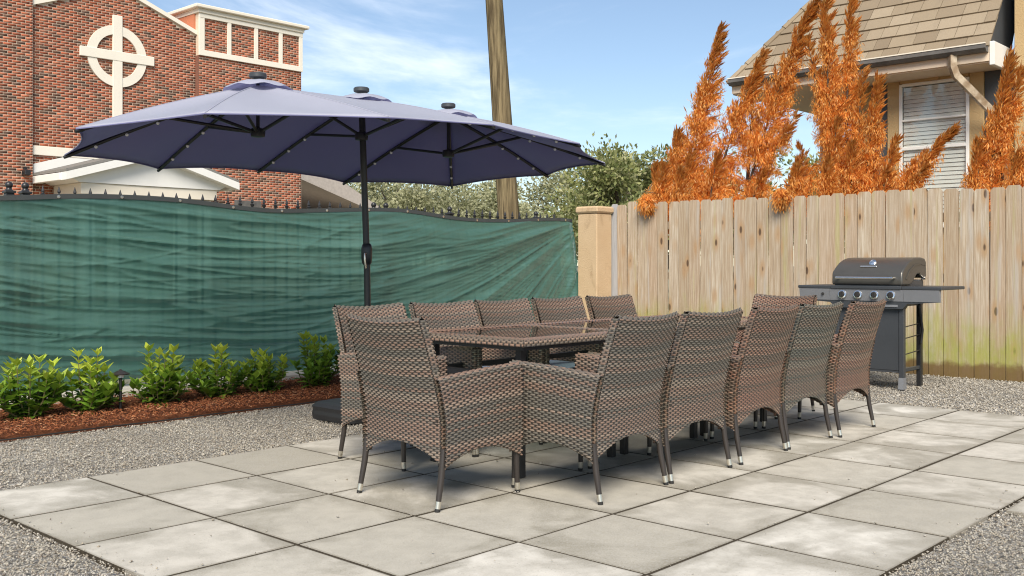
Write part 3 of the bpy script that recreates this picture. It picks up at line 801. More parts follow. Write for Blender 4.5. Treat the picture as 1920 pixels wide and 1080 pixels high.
CY = 21.0
church = tag(empty('brick_church', (11, CY, 0)), 'red brick church with stone ring cross, tower and white portico', 'church')
def gable_top(x): return 7.57 + .375 * (2.29 - abs(x - 10.98)) + .05
put('wall', G().prism([(8.7, 0), (13.26, 0), (13.26, gable_top(13.26)), (10.98, gable_top(10.98)), (8.7, gable_top(8.7))], 'y', CY, CY + .4), M['mortar'], church)
put('wing_wall', G().box(4.0, 8.7, CY - .12, CY + 3, 0, 9.6), M['mortar'], church)
put('tower_wall', G().box(13.26, 16.75, CY - .15, CY + 3.6, 0, 8.2), M['mortar'], church)
put('nave', G().prism([(8.75, 0), (13.2, 0), (13.2, 7.4), (10.98, 8.2), (8.75, 7.4)], 'y', CY + .4, CY + 14), M['orange_stucco'], church)
BV = []; BC = []
bp = np.array([(.36, .105, .055), (.42, .145, .08), (.27, .08, .045), (.125, .075, .056), (.33, .14, .09), (.15, .08, .055)])
def bricks(x0, x1, z0, z1, y, top=None, holes=()):
    r_ = 0; z = z0
    while z < z1:
        x = x0 - (.107 if r_ % 2 else 0)
        while x < x1:
            a, b = max(x, x0) + .006, min(x + .2135, x1) - .008
            if b - a > .03:
                zt = z + .054
                ok = top is None or zt < min(top(a), top(b)) - .02
                if ok and not any(h[0] < a + .05 and b - .05 < h[1] and h[2] < z and zt < h[3] for h in holes):
                    d = .004 + rng.uniform(0, .003)
                    BV.append([(a, y, z), (b, y, z), (b, y, zt), (a, y, zt), (a, y - d, z), (b, y - d, z), (b, y - d, zt), (a, y - d, zt)])
                    BC.append(bp[rng.choice(6, p=[.35, .22, .17, .08, .09, .09])] * rng.uniform(.8, 1.2))
            x += .2135
        z += .0685; r_ += 1
bricks(8.7, 13.26, 2.3, 8.5, CY, gable_top)
bricks(6.6, 8.7, 2.3, 9.5, CY - .12)
bricks(13.26, 16.75, 2.3, 8.15, CY - .15)
BV = np.array(BV); nb_ = len(BV)
F5 = np.array([(4, 5, 6, 7), (0, 1, 5, 4), (1, 2, 6, 5), (2, 3, 7, 6), (3, 0, 4, 7)])
put('brick', np_mesh('brick', BV.reshape(-1, 3), (F5[None] + (np.arange(nb_) * 8)[:, None, None]).reshape(-1, 4), np.repeat(np.array(BC), 5, 0)), M['brick'], church, kind='stuff')
# sloped stone copings
def bar(g, x0, z0, x1, z1, y0, y1, th):
    d = Vector((x1 - x0, z1 - z0)).normalized(); nn = Vector((-d.y, d.x)) * th
    return g.prism([(x0, z0), (x1, z1), (x1 + nn.x, z1 + nn.y), (x0 + nn.x, z0 + nn.y)], 'y', y0, y1)
for (a, b) in ((8.7, 10.98), (13.26, 10.98)):
    g = G(); za, zb = gable_top(a), gable_top(b)
    if a > b: bar(g, b, zb - .04, a, za - .04, CY - .08, CY + .45, .11)
    else: bar(g, a, za - .04, b, zb - .04, CY - .08, CY + .45, .11)
    put('coping', g, M['limestone'], church)
# ring cross
cross = put('cross', G().box(10.80, 11.06, CY - .07, CY - .002, 4.2, 7.72, .01).box(9.92, 11.96, CY - .08, CY - .004, 6.505, 6.76, .01), M['limestone'], church)
def ring(a, b):
    an = a * 2 * math.pi
    prof = [(.58, 0), (.82, 0), (.82, -.05), (.58, -.05), (.58, 0)]
    q = b * 4; i_ = min(3, int(q)); f_ = q - i_
    r_ = prof[i_][0] * (1 - f_) + prof[i_ + 1][0] * f_; y_ = prof[i_][1] * (1 - f_) + prof[i_ + 1][1] * f_
    return (10.93 + r_ * math.cos(an), CY - .006 + y_, 6.63 + r_ * math.sin(an))
put('ring', G().grid(ring, 64, 4), M['limestone'], cross)
# tower trim
ty = CY - .15
for (x0, x1, z0, z1) in ((13.25, 16.77, 7.00, 7.16), (13.25, 16.77, 8.07, 8.20)):
    put('band', G().box(x0, x1, ty - .06, ty - .0, z0, z1, .008), M['limestone'], church)
for x_ in (13.25, 14.16, 15.06, 15.92, 16.65):
    put('pilaster', G().box(x_, x_ + (.17 if x_ < 13.3 else .12), ty - .052, ty, 7.16, 8.07, .006), M['limestone'], church)
put('cornice', G().box(13.08, 16.92, ty - .2, CY + 3.8, 8.32, 8.42, .02).box(13.2, 16.8, ty - .1, CY + 3.7, 8.20, 8.32, .01), M['cream_paint'], church)
put('corner_return', G().box(13.24, 13.262, CY - .155, CY, 0, 7.0), M['brick_dark'], church)
put('tower_cheek', G().box(13.22, 13.26, CY + .02, CY + 3.6, 6.5, 8.19), M['orange_stucco'], church)
# white portico
px0, px1, pyf = 8.72, 13.42, 19.0
pcx = (px0 + px1) / 2
put('stone_band', G().box(8.72, 10.9, CY - .07, CY, 3.83, 4.06, .01), M['limestone'], church)
por = put('portico', G().prism([(px0 + .45, 3.08), (px1 - .45, 3.08), (px1 - .2, 3.20), (pcx, 3.80), (px0 + .2, 3.20)], 'y', pyf + .28, CY), M['white_paint'], church)
for s in (-1, 1):
    e = px0 if s < 0 else px1
    put('roof_slope', G().prism([(e, 3.30), (pcx, 4.0), (pcx, 4.06), (e, 3.36)] if s < 0 else [(pcx, 4.0), (e, 3.30), (e, 3.36), (pcx, 4.06)], 'y', pyf + .02, CY - .02), M['roof_grey'], por)
    put('raking_cornice', G().prism([(e, 3.10), (pcx, 3.80), (pcx, 3.99), (e, 3.29)], 'y', pyf, pyf + .3), M['white_paint'], por)
    put('eave', G().box(e - .03 if s < 0 else e - .12, e + .12 if s < 0 else e + .03, pyf + .3, CY - .02, 3.10, 3.28, .01), M['white_paint'], por)
    put('flashing', G().prism([(e + .02 * -s, 3.37), (pcx, 4.07), (pcx, 4.30), (e + .02 * -s, 3.60)], 'y', CY - .06, CY - .01), M['white_paint'], por)
put('entablature', G().box(px0 + .5, px1 - .5, pyf + .32, CY - .1, 2.8, 3.075, .01), M['cream_paint'], por)
for x_ in (px0 + .75, pcx - .9, pcx + .9, px1 - .75):
    put('column', G().box(x_ - .14, x_ + .14, pyf + .4, pyf + .68, 0, 2.79, .02), M['white_paint'], por)
put('wall_lamp', G().box(8.42, 8.56, CY - .36, CY - .14, 3.28, 3.42, .02).box(8.46, 8.52, CY - .2, CY - .12, 3.3, 3.5), M['black_metal'], church)
put('vent_window', G().box(14.4, 15.3, CY - .19, CY - .15, 2.62, 2.95, .01), M['gutter'], church)

cot = tag(empty('neighbour_cottage', (24.5, 30.5, 0)), 'distant cottage with pale weathered gable roof right of the church', 'house')
put('wall', G().box(21.5, 26.6, 28.6, 34, 0, 2.9), M['cream_paint'], cot)
put('roof', G().prism([(20.5, 5.15), (22.6, 5.15), (27.0, 3.0), (26.9, 2.9), (20.5, 4.9)], 'y', 28.2, 34.4), M['roof_pale'], cot)

# tan house behind the board fence
hs = tag(empty('stucco_house', (13, -1.5, 0)), 'tan stucco house with shingled roof and white blinds beyond the fence', 'house')
HX = 11.5
wall = put('wall', G().box(HX, 18, -6.5, .83, -.1, 3.62), M['stucco'], hs)
win_y0, win_y1, wz0, wz1 = -.72, .14, 1.55, 3.43
win = put('window', G().box(HX - .02, HX - .004, win_y0, win_y1, wz0, wz1), M['dark'], hs)
for nm, a in (('frame', (win_y0 - .01, win_y0 + .03, wz0, wz1)), ('frame', (win_y1 - .03, win_y1 + .01, wz0, wz1)), ('frame', (win_y0 + .03, win_y1 - .03, wz1 - .035, wz1 + .005)), ('frame', (win_y0 + .03, win_y1 - .03, wz0, wz0 + .04)),
              ('sash_rail', (win_y0 + .03, win_y1 - .03, 2.565, 2.61)), ('sash_rail', (win_y0 + .03, win_y1 - .03, 2.94, 2.965))):
    put(nm, G().box(HX - .075, HX - .02, *a, .006), M['white_paint'], win)
sl = G().box(-.002, .003, -.39, .39, -.026, .026).mesh('slat'); sl.materials.append(M['blind'])
z = wz0 + .06; k = 0
while z < wz1 - .05:
    put('slat', sl, None, win, loc=(HX - .034, (win_y0 + win_y1) / 2, z), rot=(rng.normal(0, .003), R(14) + rng.normal(0, .03), 0))
    z += .053; k += 1
put('pane', G().box(HX - .058, HX - .054, win_y0 + .03, win_y1 - .03, wz0 + .04, wz1 - .03), M['pane'], win)
for (y0, y1) in ((.15, .31), (-.90, -.73)):
    put('window_trim', G().box(HX - .06, HX, y0, y1, 1.2, 3.50, .01), M['stucco_trim'], hs)
put('window_trim', G().box(HX - .062, HX, -.72, .14, 3.435, 3.54, .006), M['stucco_trim'], hs)
put('keystone', G().prism([(-.36, 3.438), (-.24, 3.438), (-.22, 3.555), (-.38, 3.555)], 'x', HX - .09, HX - .06), M['stucco_trim'], hs)
for (y0, y1) in ((.315, .54), (-1.30, -.905)):
    put('shutter', G().box(HX - .035, HX, y0, y1, .9, 3.58, .006), M['slate_paint'], hs)
put('corner_pilaster', G().box(HX - .25, HX + .1, -1.75, -1.31, -.1, 6.5, .01), M['stucco_trim'], hs)
put('upper_wall', G().box(HX + .2, 18, -6.5, -1.30, 3.62, 6.6), M['slate_paint'], hs)
# roof: eave along Y at X=10.9, rising to the ridge
SL = 1.3
EX, EZ = 10.88, 3.70
def roofpt(u, v, h=0):                      # u: metres up the slope from the eave (in X), v: Y
    nrm = Vector((-SL, 0, 1)).normalized()
    return Vector((EX + u, v, EZ + SL * u)) + nrm * h
def rake_r(u): return -1.13
def hip_l(u): return 2.30 - .9 * u
YL = 2.30
deck = [roofpt(0, hip_l(0), -.05), roofpt(2.6, hip_l(2.6), -.05), roofpt(2.6, rake_r(0), -.05), roofpt(0, rake_r(0), -.05)]
dn = Vector((0, 0, -.05))
roof = put('roof', G().add([tuple(p) for p in deck] + [tuple(p + dn) for p in deck], [(0, 1, 2, 3), (7, 6, 5, 4), (0, 4, 5, 1), (1, 5, 6, 2), (2, 6, 7, 3), (3, 7, 4, 0)]), M['gutter'], hs)
row = 0; u = -.03; cnt = 0
while u < 1.9:
    v_hi = hip_l(u + .10) + .03
    while v_hi > rake_r(u) + .02 and cnt < 300:
        wv = rng.uniform(.17, .34); v_lo = max(v_hi - wv, rake_r(u) - .02)
        if v_lo - (rake_r(u) - .02) < .08: v_lo = rake_r(u) - .02
        h0 = .014 + rng.uniform(0, .008)
        a, b = v_hi - .003, v_lo + .003
        du = .20
        q = [roofpt(u, a, h0 - .024), roofpt(u, b, h0 - .024), roofpt(u + du, b, -.022), roofpt(u + du, a, -.022), roofpt(u, a, h0), roofpt(u, b, h0), roofpt(u + du, b, -.012), roofpt(u + du, a, -.012)]
        put('shingle', G().add([tuple(p) for p in q], [(3, 2, 1, 0), (4, 5, 6, 7), (0, 1, 5, 4), (1, 2, 6, 5), (2, 3, 7, 6), (3, 0, 4, 7)]), M['shingle'], roof)
        cnt += 1; v_hi = v_lo
    u += .128; row += 1
hp_ = [roofpt(u_, hip_l(u_), .0) for u_ in np.linspace(-.02, 2.6, 14)]
for k in range(13):
    put('hip_cap', G().tube([hp_[k] + (hp_[k + 1] - hp_[k]) * -.12, hp_[k + 1]], [.05, .035], 6), M['shingle'], roof)
put('hip_slope', G().add([tuple(roofpt(0, hip_l(0), -.06)), tuple(roofpt(2.6, hip_l(2.6), -.06)), (15.5, hip_l(2.6), EZ + SL * 2.6 - .06), (17.5, hip_l(0), EZ - .06)], [(0, 1, 2, 3)]), M['roof_grey'], hs)
put('hip_fascia', G().box(EX, 17.5, YL - .03, YL, EZ - .21, EZ - .07), M['soffit'], hs)
put('gutter', G().prism([(EX - .13, EZ - .02), (EX - .13, EZ - .07), (EX - .09, EZ - .11), (EX - .015, EZ - .11), (EX - .015, EZ - .02), (EX - .03, EZ - .02), (EX - .03, EZ - .095), (EX - .085, EZ - .095), (EX - .115, EZ - .065), (EX - .115, EZ - .02)], 'y', -1.14, YL), M['gutter'], hs)
put('gutter_lip', G().box(EX - .138, EX - .118, -1.14, YL, EZ - .022, EZ - .008), M['cream_paint'], hs)
put('fascia', G().box(EX - .012, EX + .02, -1.14, YL, EZ - .21, EZ - .03), M['soffit'], hs)
sof = put('soffit', G().box(EX + .02, HX, -1.14, .83, EZ - .225, EZ - .205), M['soffit'], hs)
put('porch_ceiling', G().box(EX + .02, 13.6, .835, YL, EZ - .225, EZ - .205), M['soffit'], hs)
put('soffit_return', G().box(EX + .0, HX + .12, -1.20, -1.145, EZ - .26, EZ + .02, .006), M['white_paint'], hs)
put('gable_cheek', G().add([(EX + .02, -1.135, EZ + .0), (HX + .2, -1.135, EZ + .0), (EX + 2.4, -1.135, EZ + SL * 2.4 - .12), (EX + .02, -1.10, EZ), (HX + .2, -1.10, EZ), (EX + 2.4, -1.10, EZ + SL * 2.4 - .12)],
    [(0, 1, 2), (5, 4, 3), (0, 3, 4, 1), (1, 4, 5, 2), (2, 5, 3, 0)]), M['slate_paint'], hs)
put('porch_post', G().box(13.2, 13.36, 1.95, 2.11, -.1, EZ - .23, .01), M['cream_paint'], hs)
put('downspout', G().tube([(10.82, -.74, 3.60), (10.82, -.74, 3.47), (10.85, -.77, 3.36), (11.0, -.88, 3.2), (11.2, -1.03, 2.98), (11.34, -1.14, 2.82), (11.39, -1.17, 2.7), (11.4, -1.175, .2)], .056, 4), M['downspout'], hs, 50)

# ================================================================== WICKER
def vnoise(x, seed):
    r_ = np.random.default_rng(seed).uniform(0, 1, 512)
    i = np.floor(x).astype(int); f = x - i; f = f * f * (3 - 2 * f)
    return r_[i % 512] * (1 - f) + r_[(i + 1) % 512] * f
BROWN = np.array((.205, .137, .102)); GREY = np.array((.132, .118, .096)); TAN = np.array((.30, .232, .178)); DIMPLE_SHADE = np.array((.04, .036, .031))
def weave(P, rows, cols, seed, amp=.0056, mid=(.28, .72)):
    """P(s, t) -> points; a woven surface of `rows` strands crossing `cols` stakes, as one mesh piece"""
    fts = [0.0] + list(mid)
    tt = np.array([(r_ + q) / rows for r_ in range(rows) for q in fts] + [1.0])
    rr = np.array([r_ for r_ in range(rows) for q in fts] + [rows - 1])
    pf = np.array([{0: -.25}.get(i, 1) for r_ in range(rows) for i in range(len(fts))] + [-.25])
    ns = cols * 3 + 1
    ss = np.linspace(0, 1, ns)
    Sg, Tg = np.meshgrid(ss, tt)
    e = 1e-3
    p = P(Sg, Tg)
    ds = P(np.minimum(Sg + e, 1), Tg) - P(np.maximum(Sg - e, 0), Tg)
    dt = P(Sg, np.minimum(Tg + e, 1)) - P(Sg, np.maximum(Tg - e, 0))
    nn = np.cross(ds, dt); nn /= np.linalg.norm(nn, axis=-1, keepdims=True) + 1e-9
    wv_ = np.cos(np.pi * (Sg * cols + rr[:, None]))
    h = amp * (pf[:, None] * (.5 + .5 * wv_) - .35 * (pf[:, None] < 0))
    p = p + nn * h[..., None]
    nt_ = len(tt); idx = np.arange(nt_ * ns).reshape(nt_, ns)
    F = np.stack([idx[:-1, :-1], idx[:-1, 1:], idx[1:, 1:], idx[1:, :-1]], -1).reshape(-1, 4)
    rf = rr[:-1]; sm = (ss[:-1] + ss[1:]) / 2
    wfac = np.cos(np.pi * (sm[None] * cols + rf[:, None]))
    band = vnoise(rf * .72 + seed * 7.7, seed)[:, None] + .35 * (vnoise(rf * 1.0 + 3.3, seed + 1)[:, None] - .5) + .25 * (vnoise((sm[None] * cols * .5 + rf[:, None] * 3.71), seed + 2) - .5)
    k = np.clip((band - .34) / .3, 0, 1)[..., None]
    tan_ = np.clip((vnoise(rf * .9 + 11, seed + 5)[:, None] * np.ones_like(wfac) - .62) / .2, 0, 1)[..., None]
    c = GREY * (1 - k) + BROWN * k
    c = c * (1 - tan_ * .6) + TAN * tan_ * .6
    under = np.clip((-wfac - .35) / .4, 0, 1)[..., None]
    c = c * (1 - under) + DIMPLE_SHADE * under  # shade in the weave's dimples, painted into the face colour
    return np_mesh('wicker', p.reshape(-1, 3), F, c.reshape(-1, 3), smooth=True)

def lerp(a, b, t): return a + (b - a) * t
def chair_back_y(z): return -.243 - .12 * np.clip((z - .38) / .46, 0, 1.2) ** 1.35
def P_back(s, t):
    l0, l1, l2 = .64, .035, .45; T = l0 + l1 + l2; d = t * T
    bow = 1 - (2 * s - 1) ** 2
    ztop = .845 - .016 * bow; zb = .195 + .085 * np.sin(np.pi * s) ** .8
    a = np.clip(d / l0, 0, 1); b = np.clip((d - l0) / l1, 0, 1); c = np.clip((d - l0 - l1) / l2, 0, 1)
    z = np.maximum(lerp(.195 + 0 * s, ztop, a), zb) + .012 * np.sin(np.pi * b) - c * (ztop - .40)
    y = chair_back_y(z) - .032 * bow * (.4 + .6 * np.clip(z / .84, 0, 1)) + b * .034 + .012 * np.sin(np.pi * c)
    w = .258 - .006 * np.clip((z - .5) / .35, 0, 1)
    return np.stack([(2 * s - 1) * w, y, z], -1)
def P_arm(sgn):
    def P(s, t):
        l0, l1, l2 = .425, .05, .2; T = l0 + l1 + l2; d = t * T
        sy = s if sgn > 0 else 1 - s
        ztop = .575 + .034 * sy + .004 * np.sin(np.pi * sy); zb = .175 + .075 * np.sin(np.pi * sy) ** .8 + .01 * (1 - sy)
        a = np.clip(d / l0, 0, 1); b = np.clip((d - l0) / l1, 0, 1); c = np.clip((d - l0 - l1) / l2, 0, 1)
        z = np.maximum(lerp(.175 + 0 * s, ztop, a), zb) + .010 * np.sin(np.pi * b) - c * (ztop - .40)
        x = .284 - .046 * b + .006 * np.sin(np.pi * a) * (1 - b)
        y0 = chair_back_y(z); y = lerp(y0, .262 - .0 * z, sy)
        return np.stack([sgn * x, y, z], -1)
    return P
def P_armfront(sgn):
    def P(s, t):
        z = .18 + t * (.615 - .18)
        u = s if sgn > 0 else 1 - s
        x = lerp(.236, .287, u if sgn > 0 else u)
        return np.stack([sgn * x, -(-.262 - .012 * np.sin(np.pi * s)) + 0 * z, z], -1)
    return P
def P_skirt(s, t):
    x = lerp(.236, -.236, s); zb = .2 + .07 * np.sin(np.pi * s) ** .8
    return np.stack([x, .252 + 0 * x, np.maximum(lerp(.2 + 0 * s, .405, t), zb)], -1)

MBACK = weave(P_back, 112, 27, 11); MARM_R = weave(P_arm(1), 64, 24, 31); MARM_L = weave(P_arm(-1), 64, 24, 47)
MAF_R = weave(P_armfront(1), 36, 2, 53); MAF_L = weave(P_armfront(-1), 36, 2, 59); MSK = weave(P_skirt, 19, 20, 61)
def P_edge(sgn):
    def P(s, t):
        z = .2 + t * (.846 - .2)
        u = s if sgn > 0 else 1 - s
        return np.stack([sgn * (.262 - .006 * np.clip((z - .5) / .35, 0, 1)) + 0 * s, chair_back_y(z) - .004 + .042 * u, z], -1)
    return P
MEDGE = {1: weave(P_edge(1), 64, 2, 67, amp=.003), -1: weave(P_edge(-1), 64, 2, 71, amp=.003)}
for m_ in (MBACK, MARM_R, MARM_L, MAF_R, MAF_L, MSK, MEDGE[1], MEDGE[-1]): m_.materials.append(M['wicker'])
for m_ in (MAF_R, MAF_L): fix_normals(m_)

def make_chair():
    t = empty('wicker_chair', (0, 0, 0))
    put('backrest', MBACK, None, t, local=True)
    for nm, m_ in (('armrest', MARM_R), ('armrest', MARM_L)):
        put(nm, m_, None, t, local=True)
    put('arm_front', MAF_R, None, t, local=True); put('arm_front', MAF_L, None, t, local=True)
    put('front_skirt', MSK, None, t, local=True)
    put('seat', G().box(-.245, .245, -.25, .25, .375, .40), M['leg_metal'], t, local=True)
    g = G()
    def cush(a, b):
        x_ = (a - .5) * 2; y_ = (b - .5) * 2
        e_ = (1 - abs(x_) ** 6) * (1 - abs(y_) ** 6)
        return (.235 * x_, .235 * y_ + .005, .402 + .055 * max(0, e_) ** .35 + .006 * (1 - x_ * x_) * (1 - y_ * y_))
    put('seat_cushion', g.grid(cush, 18, 18), M['cushion'], t, 60, local=True)
    for s in (-1, 1):
        # rear upright wrapped in a dark cord
        pts = [(s * (.255 - .006 * max(0, (z - .5) / .35)), float(chair_back_y(np.array(z))) + .016, z) for z in (.2, .35, .5, .62, .72, .8, .842)]
        put('back_edge', MEDGE[s], None, t, local=True)
        for (top_, mid_, bot_) in ((((s * .266, -.232, .27), (s * .268, -.248, .15), (s * .273, -.278, .0))), ((s * .264, .245, .30), (s * .265, .246, .16), (s * .267, .25, .0))):
            a, b, c = map(Vector, (top_, mid_, bot_))
            k = c.lerp(b, .30)
            lg = put('leg', G().tube([a, b, k], [.0145, .0145, .0125], 10), M['leg_metal'], t, 60, local=True)
            q = c.lerp(b, .09)
            put('ferrule', G().tube([k, q], [.0135, .013], 10), M['ferrule'], lg, 60, local=True)
            put('foot_tip', G().tube([q, c + Vector((0, 0, .0))], [.0125, .012], 10), M['rubber'], lg, 60, local=True)
    return t
proto = make_chair()
index_kids(proto)
# (x, y, facing angle of the seat front, tint, label)
W0, W1, W2 = (1.0, 1.0, 1.0), (1.12, .92, .84), (.88, .96, .94)
chairs = [
    (1.605, -1.585, R(-90), (1.05, 1.02, 1.0), 'woven wicker armchair at the near end of the table, its back to the camera'),
    (2.19, -2.015, 0, (1.0, 1, 1), 'wicker armchair nearest the camera on the right side, corner to corner with the end chair'),
    (2.79, -2.015, 0, (1.0, .97, .94), 'second wicker armchair from the camera in the right row'),
    (3.425, -2.015, 0, W1, 'reddish third wicker armchair, middle of the right row'),
    (4.03, -2.0, 0, W2, 'greyish fourth wicker armchair in the right row'),
    (4.62, -2.03, 0, W1, 'reddish last wicker armchair of the right row, in front of the grill'),
    (2.07, -.83, R(180), (1.15, 1.12, 1.1), 'first wicker armchair of the far row, beside the second path light'),
    (2.63, -.84, R(180), (1.15, 1.1, 1.08), 'second wicker armchair of the far row, facing the camera'),
    (3.20, -.83, R(180), (1.1, 1.05, 1.02), 'third wicker armchair, middle of the far row'),
    (3.77, -.82, R(180), (1.05, .98, .95), 'fourth wicker armchair of the far row, before the gathered end of the screen'),
    (4.36, -.83, R(180), (1.0, .9, .84), 'last wicker armchair of the far row, before the corner pillar'),
    (5.03, -1.39, R(90), W1, 'wicker armchair at the far end of the table, facing the camera'),
]
def copy_chair(src, first):
    if first: return src, [src] + [o for o in bpy.data.objects if o.parent == src]
    c = src.copy(); COL.objects.link(c); out = [c]
    for ch in KIDS.get(src.name, []):
        d = ch.copy(); COL.objects.link(d); d.parent = c; out.append(d)
        for s2 in KIDS.get(ch.name, []):
            d2 = s2.copy(); COL.objects.link(d2); d2.parent = d
    return c, out
for k, (x_, y_, a_, tint, lb) in list(enumerate(chairs))[::-1]:
    c, parts = copy_chair(proto, k == 0)
    c.location = (x_, y_, 0); c.rotation_euler = (0, 0, a_ + rng.normal(0, .022))
    for q in parts: q.color = (*tint, 1)
    tag(c, lb, 'chair', 'wicker armchairs around the long table')

# ------------------------------------------------------------------ long table
TX0, TX1, TY0, TY1, TZ = 1.985, 4.72, -1.775, -.875, .715
table = tag(empty('dining_table', ((TX0 + TX1) / 2, (TY0 + TY1) / 2, 0)), 'long wicker dining table with dark reflective glass panels', 'table')
def rim(side):
    def P(s, t):
        T = .016 + .03 + .075; d = t * T
        a = np.clip(d / .016, 0, 1); b = np.clip((d - .016) / .03, 0, 1); c = np.clip((d - .046) / .075, 0, 1)
        ang = b * np.pi / 2
        ins = .019 * (1 - np.cos(ang)) + .075 * c
        z = TZ - .035 + .016 * a + .019 * np.sin(ang)
        if side in 'ns':
            x = lerp(TX0 + ins, TX1 - ins, s if side == 's' else 1 - s); y = TY0 + ins if side == 's' else TY1 - ins
            return np.stack([x, y + 0 * x, z], -1)
        y = lerp(TY1 - ins, TY0 + ins, s if side == 'w' else 1 - s); x = TX0 + ins if side == 'w' else TX1 - ins
        return np.stack([x + 0 * y, y, z], -1)
    return P
for side, n_ in (('s', 150), ('n', 150), ('w', 46), ('e', 46)):
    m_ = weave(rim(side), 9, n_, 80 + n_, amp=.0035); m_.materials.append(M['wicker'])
    o = put('rim', m_, None, table); o.color = (1.25, 1.1, 1.0, 1)
xs = [TX0 + .094, TX0 + .094 + (TX1 - TX0 - .188) / 3, TX0 + .094 + (TX1 - TX0 - .188) * 2 / 3, TX1 - .094]
for q in (xs[1], xs[2]):
    def P_x(s, t, q=q): return np.stack([q - .04 + .08 * t, lerp(TY1 - .094, TY0 + .094, s), TZ + 0 * s - .001], -1)
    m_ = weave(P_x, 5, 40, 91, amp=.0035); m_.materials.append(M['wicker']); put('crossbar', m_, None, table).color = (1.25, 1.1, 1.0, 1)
for k in range(3):
    a = xs[k] + (.04 if k else 0) + .001; b = xs[k + 1] - (.04 if k < 2 else 0) - .001
    put('glass_panel', G().box(a, b, TY0 + .095, TY1 - .095, TZ - .009, TZ - .003), M['glass'], table)
put('apron', G().box(TX0 + .03, TX1 - .03, TY0 + .03, TY0 + .06, TZ - .055, TZ - .036).box(TX0 + .03, TX1 - .03, TY1 - .06, TY1 - .03, TZ - .055, TZ - .036).box(TX0 + .03, TX0 + .06, TY0 + .06, TY1 - .06, TZ - .055, TZ - .036).box(TX1 - .06, TX1 - .03, TY0 + .06, TY1 - .06, TZ - .055, TZ - .036), M['black_metal'], table)
for q in (TX0 + .12, xs[1] - .06, xs[1] + .06, xs[2] - .06, xs[2] + .06, TX1 - .12):
    for y_ in (TY0 + .13, TY1 - .13):
        put('leg', G().box(q - .019, q + .019, y_ - .019, y_ + .019, 0, TZ - .03, .004), M['black_metal'], table)
for y_ in (TY0 + .13, TY1 - .13):
    put('stretcher', G().box(TX0 + .14, TX1 - .14, y_ - .012, y_ + .012, .50, .53), M['black_metal'], table)
put('stretcher', G().box(TX0 + .108, TX0 + .132, TY0 + .15, TY1 - .15, .50, .53), M['black_metal'], table)

# ------------------------------------------------------------------ double parasol
par = tag(empty('double_parasol', (2.96, .65, 0)), 'long navy double parasol on a black pole with solar caps', 'parasol')
HB = {'L': Vector((2.06, .67, 2.275)), 'M': Vector((2.93, .67, 2.29)), 'R': Vector((3.80, .67, 2.275))}
def rimz(y, extra=0): return 1.872 - .046 * (y - .67) + extra
seq = []
for h, ang, r_ in (('L', 180, 1.21), ('L', 135, 1.26), ('L', 90, 1.33), ('M', 90, 1.33), ('R', 90, 1.33), ('R', 45, 1.32), ('R', 0, 1.2), ('R', -45, 1.24), ('R', -90, 1.33), ('M', -90, 1.33), ('L', -90, 1.33), ('L', -135, 1.32)):
    c = HB[h]; x_, y_ = c.x + r_ * math.cos(R(ang)), c.y + r_ * math.sin(R(ang))
    seq.append((h, Vector((x_, y_, rimz(y_, .045 if h == 'M' else (-.02 if abs(ang) in (45, 135) else 0))))))
can = G()
for i in range(12):
    (h0, v0), (h1, v1) = seq[i], seq[(i + 1) % 12]
    def patch(a, b, h0=h0, v0=v0, h1=h1, v1=v1):
        hub = HB[h0].lerp(HB[h1], a)
        e = v0.lerp(v1, a); sc_ = 4 * a * (1 - a)
        e = e.lerp(Vector((hub.x, hub.y, e.z)), .055 * sc_) + Vector((0, 0, .012 * sc_))
        p = hub.lerp(e, b)
        p.z += .018 * math.sin(math.pi * b) - .034 * sc_ * math.sin(math.pi * b)
        return tuple(p)
    can.grid(patch, 10, 14)
cm_ = can.mesh('canopy')
b_ = bmesh.new(); b_.from_mesh(cm_); bmesh.ops.remove_doubles(b_, verts=b_.verts, dist=.0006); bmesh.ops.recalc_face_normals(b_, faces=b_.faces); b_.to_mesh(b_ and cm_); b_.free()
shade(cm_, 7)
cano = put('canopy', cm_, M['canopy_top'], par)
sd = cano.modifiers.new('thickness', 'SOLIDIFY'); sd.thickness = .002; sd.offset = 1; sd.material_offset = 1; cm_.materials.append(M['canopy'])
for i in range(12):
    h_, v_ = seq[i]
    put('seam', G().tube([HB[h_].lerp(v_, b) + Vector((0, 0, .018 * math.sin(math.pi * b) + .003)) for b in np.linspace(.12, 1, 9)], .0032, 5), M['canopy_top'], cano, 60)
# stitched hem along the scalloped edge
g = G(); hp = []
for i in range(12):
    (h0, v0), (h1, v1) = seq[i], seq[(i + 1) % 12]
    for q in range(10):
        a = q / 10; hub = HB[h0].lerp(HB[h1], a); e = v0.lerp(v1, a); sc_ = 4 * a * (1 - a)
        hp.append(e.lerp(Vector((hub.x, hub.y, e.z)), .055 * sc_) + Vector((0, 0, .012 * sc_ - .003)))
put('hem', g.tube(hp + [hp[0]], .0045, 6, False), M['canopy'], cano, 60)
for h, c in HB.items():
    v = []
    n_ = 8
    g = G()
    def vent(a, b, c=c):
        an = a * 2 * math.pi; lift = .5 + .5 * math.cos(an * 8)
        r_ = .03 + .20 * b * (1 - .06 * (1 - lift))
        return (c.x + r_ * math.cos(an), c.y + r_ * math.sin(an), c.z + .030 - .30 * r_ * b + .012 * b * (1 - lift) + (-.046 * (r_ * math.sin(an))))
    put('vent_flap', g.grid(vent, 48, 6), M['canopy_top'], cano, 40)
    put('solar_cap', G().lathe([(.03, .02), (.03, .045), (.05, .048), (.057, .054), (.057, .074), (.05, .082), (.01, .084)], (c.x, c.y, c.z), 20), M['grill_dark'], par, 40)
runz = {'L': 1.965, 'M': 2.02, 'R': 1.965}
def on_canopy(h, v, b):
    c = HB[h]; p = c.lerp(v, b); p.z += .018 * math.sin(math.pi * b) - .016; return p
